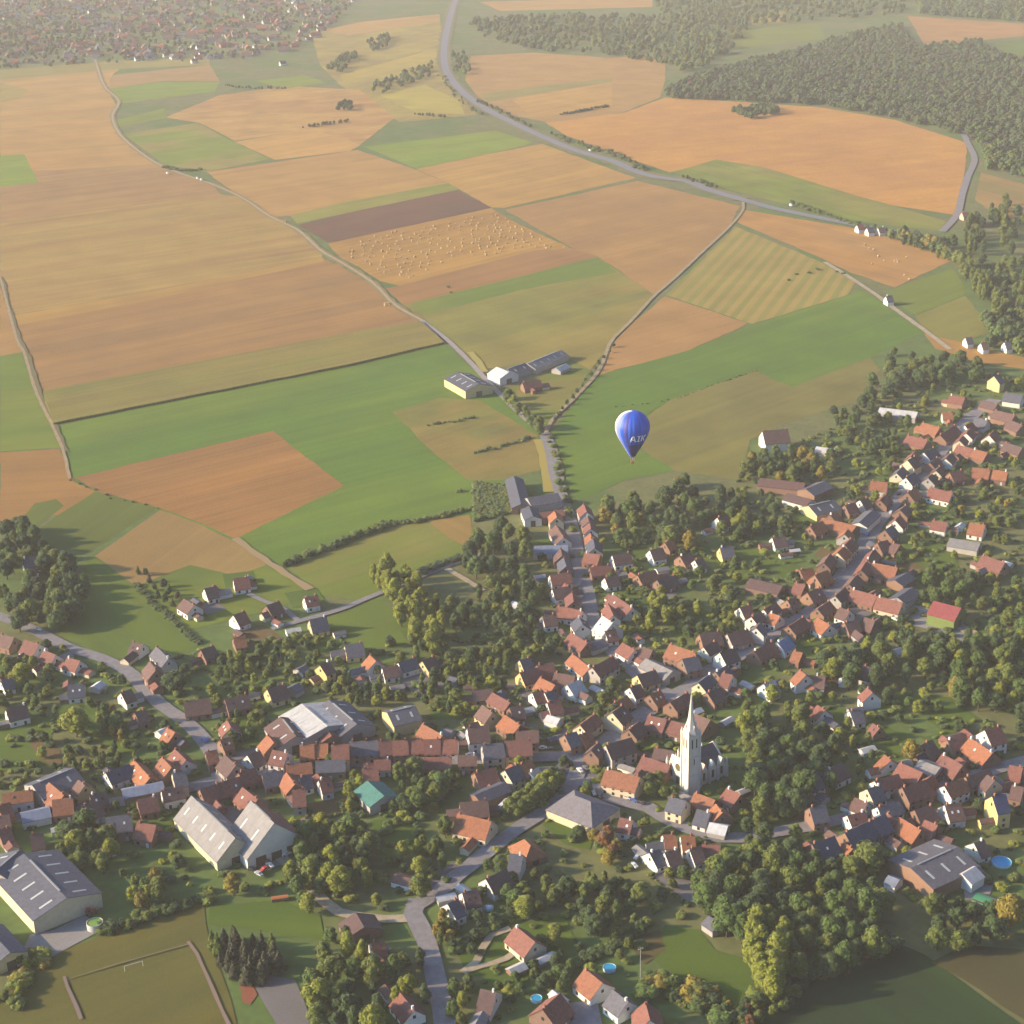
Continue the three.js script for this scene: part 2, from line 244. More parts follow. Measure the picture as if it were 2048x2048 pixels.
field('lawn', [[740, 1640], [820, 1640], [850, 1690], [790, 1720], [745, 1700]], [128, 128, 62], [112, 122, 56], [740, 1640, 850, 1690]);
field('lawn', [[1430, 1110], [1500, 1080], [1560, 1110], [1540, 1150], [1480, 1165], [1430, 1150]], [110, 126, 56], [118, 128, 60], [1430, 1110, 1560, 1110]);
field('lawn', [[1810, 1390], [1900, 1395], [1960, 1440], [1900, 1470], [1850, 1440]], [88, 118, 44], [96, 118, 48], [1810, 1390, 1960, 1440]);
field('lawn', [[1700, 1460], [1750, 1440], [1830, 1480], [1790, 1530], [1720, 1510]], [90, 116, 48], [98, 116, 50], [1700, 1460, 1830, 1480]);
field('lawn', [[1330, 1230], [1400, 1215], [1450, 1250], [1400, 1280], [1345, 1275]], [88, 112, 48], [96, 114, 50], [1330, 1230, 1450, 1250]);
field('lawn', [[1800, 1090], [1900, 1060], [1920, 1150], [1860, 1180], [1810, 1150]], [92, 112, 54], [104, 114, 58], [1800, 1090, 1920, 1150]);
field('lawn', [[0, 1440], [60, 1420], [110, 1440], [100, 1530], [0, 1545]], [102, 124, 50], [124, 120, 62], [0, 1440, 110, 1440], { px: 40 });
field('lawn', [[170, 1440], [250, 1450], [300, 1480], [260, 1510], [180, 1480]], [110, 126, 50], [120, 126, 54], [170, 1440, 300, 1480]);
field('lawn', [[470, 1460], [530, 1440], [540, 1490], [500, 1500]], [108, 122, 54], [116, 122, 58], [470, 1460, 530, 1440]);
field('lawn', [[930, 1370], [960, 1345], [1010, 1370], [930, 1440], [860, 1440], [870, 1400]], [102, 120, 52], [116, 118, 58], [930, 1370, 960, 1345]);
field('lawn', [[1070, 1460], [1120, 1455], [1115, 1500], [1075, 1495]], [96, 118, 46], [104, 118, 50], [1070, 1460, 1120, 1455]);
field('lawn', [[420, 1810], [560, 1800], [640, 1830], [650, 1880], [560, 1870], [415, 1850]], [92, 116, 48], [104, 118, 52], [420, 1810, 640, 1830]);
field('lawn', [[800, 1260], [900, 1280], [890, 1320], [830, 1300]], [108, 122, 60], [100, 116, 58], [800, 1260, 900, 1280]);
field('garden_plot', [[55, 1480], [85, 1462], [120, 1500], [125, 1540], [80, 1520]], [130, 106, 84], [118, 104, 76], [55, 1480, 85, 1462]);
field('fallow_field', [[1250, 1880], [1320, 1860], [1330, 1900], [1290, 1930]], [112, 100, 70], [100, 98, 62], [1250, 1880, 1330, 1900]);
field('gravel_court', [[510, 1975], [540, 1952], [590, 1960], [625, 2048], [560, 2060], [535, 2020]], [150, 142, 138], [140, 132, 126], [510, 1975, 625, 2048]);
field('red_court', [[480, 1970], [500, 1960], [515, 1990], [500, 2010], [485, 2005]], [176, 104, 100], [160, 96, 90], [480, 1970, 500, 2010]);
field('concrete_yard', [[20, 1935], [60, 1870], [110, 1860], [170, 1830], [205, 1860], [120, 1905], [80, 1928]], [190, 184, 178], [170, 164, 158], [20, 1935, 205, 1860]);
field('concrete_yard', [[1800, 1200], [1850, 1215], [1930, 1250], [1950, 1270], [1930, 1290], [1880, 1265], [1820, 1250]], [196, 188, 182], [178, 170, 166], [1800, 1200, 1930, 1250]);
field('concrete_yard', [[1925, 1760], [1960, 1735], [1990, 1765], [1975, 1800], [1930, 1800]], [158, 154, 152], [146, 142, 140], [1925, 1760, 1990, 1765]);
field('concrete_yard', [[495, 1695], [540, 1680], [572, 1725], [540, 1740], [520, 1720]], [178, 172, 160], [160, 154, 146], [495, 1695, 572, 1725]);
field('village_square', [[1115, 1520], [1165, 1500], [1200, 1525], [1225, 1600], [1150, 1590], [1110, 1600], [1105, 1555]], [140, 134, 136], [128, 124, 126], [1115, 1520, 1225, 1600]);
field('farm_yard', [[985, 765], [1010, 752], [1060, 742], [1110, 735], [1075, 755], [1030, 772], [1000, 776]], [186, 172, 160], [166, 154, 142], [985, 765, 1110, 735]);
field('farm_yard', [[1060, 1000], [1118, 992], [1128, 1035], [1075, 1040]], [170, 150, 132], [156, 142, 124], [1060, 1000, 1128, 1035]);
field('parking_area', [[840, 1770], [880, 1740], [915, 1720], [930, 1735], [880, 1780]], [132, 126, 128], [122, 116, 118], [840, 1770, 930, 1735]);

// ---------------------------------------------------------------- roads and lanes
const laneA = [[190, 120], [210, 174], [237, 203], [225, 232], [239, 268], [279, 304], [319, 330], [362, 348], [427, 370], [482, 395], [543, 435], [594, 460], [645, 504], [680, 524], [745, 566], [792, 612], [843, 641], [897, 683], [941, 726], [981, 770], [1017, 806], [1060, 846], [1089, 867], [1100, 896], [1111, 951], [1126, 1001], [1147, 1067], [1158, 1132], [1176, 1193], [1187, 1244], [1213, 1288], [1250, 1330], [1300, 1370], [1338, 1390]];
ribbon('verge', laneA.slice(0, 17), 8, mat(COL(0.2, 0.16, 0.062), 1), 0.82, 1.5);
ribbon('lane', laneA.slice(0, 17), 2.8, mat(COL(1.0, 0.92, 0.8), 1, { map: dirtTex }), 0.95);
ribbon('lane', laneA.slice(16, 23), 4.8, mat(COL(1.4, 1.3, 1.2), 0.95, { map: asphaltTex }), 0.96);
ribbon('road', laneA.slice(22), 8.5, M.asphalt, 1.0);
ribbon('street', [[1990, 800], [1945, 832], [1913, 867], [1884, 900], [1837, 958], [1801, 994], [1757, 1041], [1728, 1092], [1696, 1139], [1656, 1190], [1602, 1230], [1529, 1277], [1457, 1324], [1410, 1349], [1382, 1375], [1349, 1393], [1312, 1412], [1270, 1440], [1220, 1480], [1170, 1512]], 10.5, M.asphalt, 1.05);
ribbon('street', [[1170, 1512], [1060, 1517], [940, 1521], [830, 1523], [700, 1527], [600, 1533], [500, 1547], [400, 1572], [300, 1594], [150, 1620], [-20, 1645]], 9, M.asphalt, 1.1);
ribbon('street', [[1165, 1510], [1150, 1560], [1110, 1610], [1056, 1645], [1010, 1677], [963, 1714], [916, 1752], [888, 1777], [850, 1802], [823, 1819]], 8, M.asphalt, 1.15);
ribbon('road', [[835, 1800], [823, 1819], [838, 1850], [854, 1889], [870, 1947], [884, 2017], [895, 2090]], 8, M.asphalt, 1.2);
ribbon('track', [[822, 1838], [780, 1840], [738, 1838], [691, 1831], [656, 1812], [633, 1791], [600, 1750], [560, 1715]], 5.5, M.dirt, 1.12);
ribbon('street', [[1165, 1560], [1223, 1598], [1305, 1620], [1340, 1645], [1398, 1666], [1456, 1679], [1540, 1668], [1640, 1650], [1720, 1630], [1800, 1607], [1870, 1582], [1924, 1560], [2000, 1537], [2070, 1518]], 8, M.asphalt, 1.08);
ribbon('road', [[-20, 1228], [7, 1237], [70, 1263], [140, 1298], [198, 1316], [256, 1344], [291, 1382], [326, 1414], [373, 1447], [408, 1482], [430, 1520], [442, 1560]], 8, M.asphalt, 1.13);
ribbon('lane', [[543, 1259], [598, 1244], [680, 1220], [752, 1190], [836, 1156], [926, 1122], [980, 1104]], 4.5, M.asphalt, 1.02);
ribbon('track', [[894, 1139], [930, 1160], [966, 1183]], 4, M.dirt, 1.0);
ribbon('track', [[598, 1244], [560, 1215], [520, 1200], [490, 1185]], 3.5, M.asphalt, 1.06);
ribbon('verge', [[925, -10], [912, 0], [897, 47], [888, 101], [894, 145], [926, 185], [970, 217], [1042, 254], [1097, 279], [1151, 301], [1223, 322], [1296, 351], [1380, 362], [1420, 380], [1486, 399]], 26, mat(COL(0.15, 0.14, 0.06), 1), 0.8, 4);
ribbon('highway', [[930, -30], [912, 0], [897, 47], [888, 101], [894, 145], [926, 185], [970, 217], [1042, 254], [1097, 279], [1151, 301], [1223, 322], [1296, 351], [1380, 365], [1420, 381], [1486, 400], [1547, 417], [1638, 436], [1710, 450], [1801, 467], [1880, 480]], 12.5, mat(COL(0.9, 0.95, 1.05), 0.8, { map: asphaltTex }), 1.1);
ribbon('lane', [[1486, 405], [1486, 420], [1457, 456], [1402, 507], [1348, 558], [1310, 591], [1260, 645], [1223, 683], [1198, 741], [1151, 795], [1107, 838], [1091, 866]], 3.2, mat(COL(0.85, 0.8, 0.7), 1, { map: dirtTex }), 1.15);
ribbon('road', [[1925, 262], [1935, 286], [1949, 319], [1935, 355], [1924, 391], [1913, 431], [1884, 464]], 8, M.asphalt, 1.2);
ribbon('lane', [[1649, 525], [1692, 551], [1747, 587], [1801, 627], [1848, 661], [1900, 700]], 5, M.dirt, 1.0);
ribbon('track', [[0, 555], [4, 569], [18, 623], [36, 685], [47, 704], [72, 784], [105, 853], [127, 904], [139, 958]], 2.3, mat(COL(0.9, 0.82, 0.68), 1, { map: dirtTex }), 1.0);
ribbon('verge', [[1076, 880], [1084, 900], [1092, 940], [1099, 985]], 7, mat(COL(0.3, 0.24, 0.045), 1), 0.9, 0.8);
ribbon('verge', [[1108, 890], [1118, 930], [1128, 985]], 4, mat(COL(0.27, 0.2, 0.055), 1), 0.92, 0.6);
ribbon('verge', [[940, 705], [955, 722], [970, 745]], 6, mat(COL(0.3, 0.26, 0.06), 1), 0.92, 0.6);
ribbon('verge', [[1, 555], [6, 569], [20, 623], [40, 685], [51, 704], [77, 784], [110, 853], [132, 904]], 4.5, mat(COL(0.13, 0.115, 0.045), 1), 0.84, 1.2);
ribbon('verge', [[470, 1078], [540, 1128], [620, 1180]], 5, mat(COL(0.27, 0.2, 0.1), 1), 0.85, 0.8);
ribbon('footpath', [[376, 1885], [382, 1889], [410, 1945], [450, 2036], [470, 2080]], 1.5, mat(COL(0.21, 0.15, 0.12), 1), 1.0);
ribbon('footpath', [[128, 1955], [140, 1985], [163, 2040]], 1.3, mat(COL(0.19, 0.14, 0.12), 1), 1.0);
ribbon('footpath', [[125, 1964], [220, 1935], [300, 1912], [382, 1889]], 0.7, mat(COL(0.15, 0.125, 0.06), 1), 0.98);
ribbon('drive', [[925, 1948], [945, 1935], [962, 1905], [975, 1876], [1000, 1866], [1020, 1858]], 3.4, M.dirt, 1.0);
ribbon('drive', [[935, 1942], [970, 1932], [1005, 1922], [1032, 1905]], 3.2, M.dirt, 1.03);
ribbon('drive', [[1925, 1255], [1950, 1275], [1965, 1300]], 8, M.dirt, 1.06);
ribbon('drive', [[1100, 2048], [1150, 2035], [1200, 2030]], 16, M.asphalt, 1.0);
// ---------------------------------------------------------------- buildings
const roofTex = dataTex(256, 256, (u, v, c) => {
  const n = fbm(u * 14, v * 14, 4), q = fbm(u * 40 + 9, v * 40, 2), r = (v * 64) % 1, k = 0.62 + 0.5 * n + 0.36 * (q - 0.5) - (r < 0.25 ? 0.1 : 0);
  c[0] = enc(k); c[1] = enc(k * (0.97 + 0.06 * q)); c[2] = enc(k * (0.95 + 0.1 * n));
});
const metalTex = dataTex(256, 256, (u, v, c) => {
  const n = fbm(u * 9, v * 9, 4), r = (u * 20) % 1, k = 0.74 + 0.3 * n - (r < 0.18 ? 0.16 : 0) + 0.12 * (vnoise(u * 20, v * 3) - 0.5);
  c[0] = c[1] = c[2] = enc(k);
});
const plasterTex = dataTex(128, 128, (u, v, c) => { const k = 0.84 + 0.22 * fbm(u * 10, v * 10, 4); c[0] = enc(k); c[1] = enc(k * 0.985); c[2] = enc(k * 0.96); });
const ROOF = {
  o: ['orange-tiled', [[0.28, 0.108, 0.056], [0.25, 0.1, 0.056], [0.3, 0.12, 0.058]]], r: ['red-tiled', [[0.19, 0.074, 0.06], [0.17, 0.07, 0.06], [0.21, 0.085, 0.066]]],
  m: ['brown-tiled', [[0.12, 0.066, 0.062], [0.105, 0.062, 0.062], [0.135, 0.076, 0.068]]], s: ['slate-roofed', [[0.085, 0.09, 0.125], [0.068, 0.076, 0.11], [0.105, 0.105, 0.135]]],
  g: ['grey-roofed', [[0.23, 0.22, 0.225], [0.2, 0.195, 0.2]]], b: ['blue-roofed', [[0.15, 0.22, 0.36], [0.17, 0.21, 0.31]]], t: ['teal-roofed', [[0.06, 0.19, 0.17]]],
  w: ['pale-roofed', [[0.5, 0.52, 0.55], [0.46, 0.46, 0.47]]], d: ['dark-blue-roofed', [[0.03, 0.045, 0.12]]], R: ['crimson-roofed', [[0.24, 0.055, 0.06]]],
};
const WALL = {
  w: ['white', [[0.72, 0.71, 0.7], [0.66, 0.65, 0.63]]], c: ['cream', [[0.62, 0.54, 0.38], [0.58, 0.52, 0.4]]], k: ['brick', [[0.23, 0.135, 0.1], [0.2, 0.125, 0.1], [0.25, 0.15, 0.105]]],
  y: ['yellow', [[0.6, 0.46, 0.2], [0.58, 0.48, 0.26]]], g: ['grey', [[0.34, 0.33, 0.33], [0.4, 0.38, 0.37]]], n: ['green', [[0.16, 0.22, 0.06]]], p: ['pink', [[0.5, 0.36, 0.3]]],
};
const roofMats = {}, wallMats = {};
for (const k in ROOF) roofMats[k] = ROOF[k][1].map(c => mat(COL(...c.map(v => v * 1.12)), 0.85, { map: 'gbw'.includes(k) ? metalTex : roofTex }));
for (const k in WALL) wallMats[k] = WALL[k][1].map(c => mat(COL(...c), 0.9, { map: plasterTex }));
const M2 = { rooflight: mat(COL(0.42, 0.45, 0.46), 0.4), glass: mat(COL(0.03, 0.035, 0.045), 0.25), door: mat(COL(0.09, 0.06, 0.045), 0.7), doorw: mat(COL(0.5, 0.5, 0.5), 0.6), brick: mat(COL(0.3, 0.13, 0.09), 0.95), white: mat(COL(0.72, 0.72, 0.7), 0.7), steel: mat(COL(0.35, 0.36, 0.37), 0.5, { metalness: 0.4 }) };
function quadGeo(quads) {       // list of 4-point faces with uv in metres
  const pos = [], uv = [];
  for (const q of quads) {
    const a = q[0], b = q[1], c = q[2], d = q[3] || q[2];
    const lu = a.distanceTo(b), lv = b.distanceTo(c);
    const put = (p, s, t) => { pos.push(p.x, p.y, p.z); uv.push(s / 12, t / 12); };
    put(a, 0, 0); put(b, lu, 0); put(c, lu, lv);
    if (q[3]) { put(a, 0, 0); put(c, lu, lv); put(d, 0, lv); }
  }
  const g = new THREE.BufferGeometry(); g.setAttribute('position', new THREE.Float32BufferAttribute(pos, 3)); g.setAttribute('uv', new THREE.Float32BufferAttribute(uv, 2)); g.computeVertexNormals(); return g;
}
const V = (x, y, z) => new THREE.Vector3(x, y, z);
function wallGeo(L, W, e, rise, hip) {
  const x = L / 2, z = W / 2, b = -0.6, q = [
    [V(-x, b, z), V(x, b, z), V(x, e, z), V(-x, e, z)], [V(x, b, -z), V(-x, b, -z), V(-x, e, -z), V(x, e, -z)],
    [V(x, b, z), V(x, b, -z), V(x, e, -z), V(x, e, z)], [V(-x, b, -z), V(-x, b, z), V(-x, e, z), V(-x, e, -z)]];
  if (!hip) { q.push([V(x, e, z), V(x, e, -z), V(x, e + rise, 0)], [V(-x, e, -z), V(-x, e, z), V(-x, e + rise, 0)]); }
  return quadGeo(q);
}
function roofGeo(L, W, e, rise, hip) {
  const o = 0.4, k = rise / (W / 2), x = L / 2 + (hip ? o : 0.3), z = W / 2 + o, y = e - o * k + 0.12, T = e + rise + 0.12, t = 0.22;
  const hx = hip ? Math.max(0.2, x - W / 2 * 0.85) : x;
  const q = [
    [V(-x, y, z), V(x, y, z), V(hx, T, 0), V(-hx, T, 0)], [V(x, y, -z), V(-x, y, -z), V(-hx, T, 0), V(hx, T, 0)],
    [V(-x, y - t, z), V(x, y - t, z), V(x, y, z), V(-x, y, z)], [V(x, y - t, -z), V(-x, y - t, -z), V(-x, y, -z), V(x, y, -z)]];
  if (hip) { q.push([V(x, y, z), V(x, y, -z), V(hx, T, 0)], [V(-x, y, -z), V(-x, y, z), V(-hx, T, 0)]); q.push([V(x, y - t, z), V(x, y - t, -z), V(x, y, -z), V(x, y, z)], [V(-x, y - t, -z), V(-x, y - t, z), V(-x, y, z), V(-x, y, -z)]); }
  else {
    for (const s of [-1, 1]) { q.push(s > 0 ? [V(x, y - t, z), V(x, T - t, 0), V(x, T, 0), V(x, y, z)] : [V(-x, y, z), V(-x, T, 0), V(-x, T - t, 0), V(-x, y - t, z)]); q.push(s > 0 ? [V(x, y, -z), V(x, T, 0), V(x, T - t, 0), V(x, y - t, -z)] : [V(-x, y - t, -z), V(-x, T - t, 0), V(-x, T, 0), V(-x, y, -z)]); }
  }
  return quadGeo(q);
}
const winG = new THREE.BoxGeometry(1, 1, 0.12), chimG = new THREE.BoxGeometry(0.7, 1.5, 0.9);
const plotHedges = [];
const built = [];            // footprints
const dwellings = [];
// ridge ends on the plan sheet, roof, wall, width, eave, kind
function building(x1, y1, x2, y2, rk, wk, W, e, kind = 'house', o = {}) {
  const slope = o.slope || (kind.endsWith('house') ? R(0.8, 0.95) : kind === 'shed' ? 0.5 : kind === 'warehouse' || W > 23 ? 0.24 : 0.42);
  const hip = !!o.hip, rise = W / 2 * slope, a = P(x1, y1, e + rise), b = P(x2, y2, e + rise);
  let L = Math.max(5, a.distanceTo(b)); if (hip) L += W * 0.85;
  const c = a.clone().add(b).multiplyScalar(0.5), ry = Math.atan2(-(b.z - a.z), b.x - a.x);
  const g = group(kind, c.x, 0, c.z, ry);
  const wm = pick(wallMats[wk]), rm = o.rm || pick(roofMats[rk]);
  mesh(wallGeo(L, W, e, rise, hip), wm, 'wall', g);
  const roof = mesh(roofGeo(L, W, e, rise, hip), rm, 'roof', g);
  const near = y1 > 930;
  if (kind === 'house' || kind === 'terraced_house') {
    const n = L > 15 ? 2 : 1;
    for (let i = 0; i < n; i++) { const cx = n === 2 ? (i ? 1 : -1) * (L / 2 - 1) : (rnd() < 0.5 ? -1 : 1) * (L / 2 - 1.1); const ch = mesh(chimG, rnd() < 0.75 ? M2.brick : M2.white, 'chimney', roof); ch.position.set(cx, e + rise + 0.5, 0); }
    if (near && o.win !== 0) {
      const floors = e > 4.8 ? 2 : 1, m = clamp(Math.round(L / 4.4), 1, 5);
      for (const s of [1, -1]) for (let f = 0; f < floors; f++) for (let i = 0; i < m; i++) {
        if (f === 0 && i === Math.floor(m / 2) && m > 1) { const d = mesh(winG, rnd() < 0.6 ? M2.door : M2.doorw, 'door', g); d.scale.set(1.25, 2.3, 1); d.position.set((i + 0.5) / m * L - L / 2, 1.1, s * (W / 2 + 0.03)); continue; }
        const w = mesh(winG, M2.glass, 'window', g); w.scale.set(1.3, 1.45, 1); w.position.set((i + 0.5) / m * L - L / 2, 1.75 + f * 2.7, s * (W / 2 + 0.03));
      }
      for (const s of [1, -1]) { const w = mesh(winG, M2.glass, 'window', g); w.scale.set(1.2, 1.4, 1); w.rotation.y = Math.PI / 2; w.position.set(s * (L / 2 + 0.03), e + rise * 0.25, 0); }
      if (y1 > 1180 && rnd() < 0.35 && !hip) {       // roof windows
        const q = 1 + (rnd() < 0.5 ? 1 : 0), s = rnd() < 0.5 ? 1 : -1;
        for (let i = 0; i < q; i++) { const w = mesh(winG, rnd() < 0.5 ? M2.glass : M2.white, 'roof_window', roof); w.scale.set(0.9, 1.2, 1); w.rotation.x = -s * (Math.PI / 2 - Math.atan(slope)); w.position.set(L * (q > 1 ? (i - 0.5) * 0.4 : R(-0.2, 0.2)), e + rise * 0.5 + 0.17, s * W * 0.25); }
      }
    }
  } else if (kind !== 'shed' || W > 7) {
    const dz = W * 0.28, d = mesh(winG, M2.door, 'door', g); d.scale.set(Math.min(5, dz), Math.min(e * 0.8, 4.2), 1); d.rotation.y = Math.PI / 2; d.position.set(L / 2 + 0.03, Math.min(e * 0.8, 4.2) / 2, 0);
  }
  if (!hip && W >= 16 && y1 > 690 && kind.match(/barn|warehouse|factory_hall|sports_hall/)) {      // roof lights and ridge vent of the big halls
    const n = clamp(Math.round(L / 9), 2, 5), tilt = Math.PI / 2 - Math.atan(slope);
    for (const s of [1, -1]) for (let i = 0; i < n; i++) { const w = mesh(winG, M2.rooflight, 'roof_light', roof); w.scale.set(1.1, W * 0.2, 0.8); w.rotation.x = -s * tilt; w.position.set(((i + 0.5) / n - 0.5) * L, e + rise * 0.5 + 0.15, s * W * 0.25); }
    const v = mesh(winG, M2.steel, 'ridge_vent', roof); v.scale.set(L * 0.7, 0.35, 6); v.position.set(0, e + rise + 0.22, 0);
  }
  if (kind === 'house' && y1 > 760 && o.win !== 0) {        // lower wings and lean-tos
    const tries = rnd() < 0.7 ? (rnd() < 0.45 ? 2 : 1) : 0;
    for (let k = 0; k < tries; k++) {
      const end = rnd() < 0.5, s = rnd() < 0.5 ? -1 : 1, l = R(4, 9), w = R(3.6, Math.min(6, W * 0.6)), ae = Math.min(e - 0.5, R(2.3, 3)), ar = w / 2 * R(0.4, 0.8);
      const lx = end ? s * (L / 2 + l / 2 - 0.05) : R(-0.3, 0.3) * Math.max(1, L - 5), lz = end ? R(-0.25, 0.25) * W : s * (W / 2 + l / 2 - 0.05);
      const wx = c.x + lx * Math.cos(ry) + lz * Math.sin(ry), wz = c.z - lx * Math.sin(ry) + lz * Math.cos(ry);
      if (blocked(wx, wz, 2.4)) continue;
      const an = mesh(wallGeo(l, w, ae, ar, false), rnd() < 0.6 ? wm : pick(wallMats[pick(['w', 'k', 'g', 'c'])]), 'annex', g); an.position.set(lx, 0, lz); if (!end) an.rotation.y = Math.PI / 2;
      mesh(roofGeo(l, w, ae, ar, false), rnd() < 0.45 ? rm : pick(roofMats[pick(['m', 'r', 's', 'g', 'm'])]), 'annex_roof', an);
      built.push([wx, wz, l / 2, l / 2, ry]);
    }
  }
  const sc = toSheet(V(c.x, e * 0.6, c.z));
  built.push([c.x, c.z, L / 2, W / 2, ry]);
  dwellings.push({ g, s: sc, rk, wk, kind, L, W, e, label: o.label });
  return { g, L, W, e, rise, roof, slope };
}
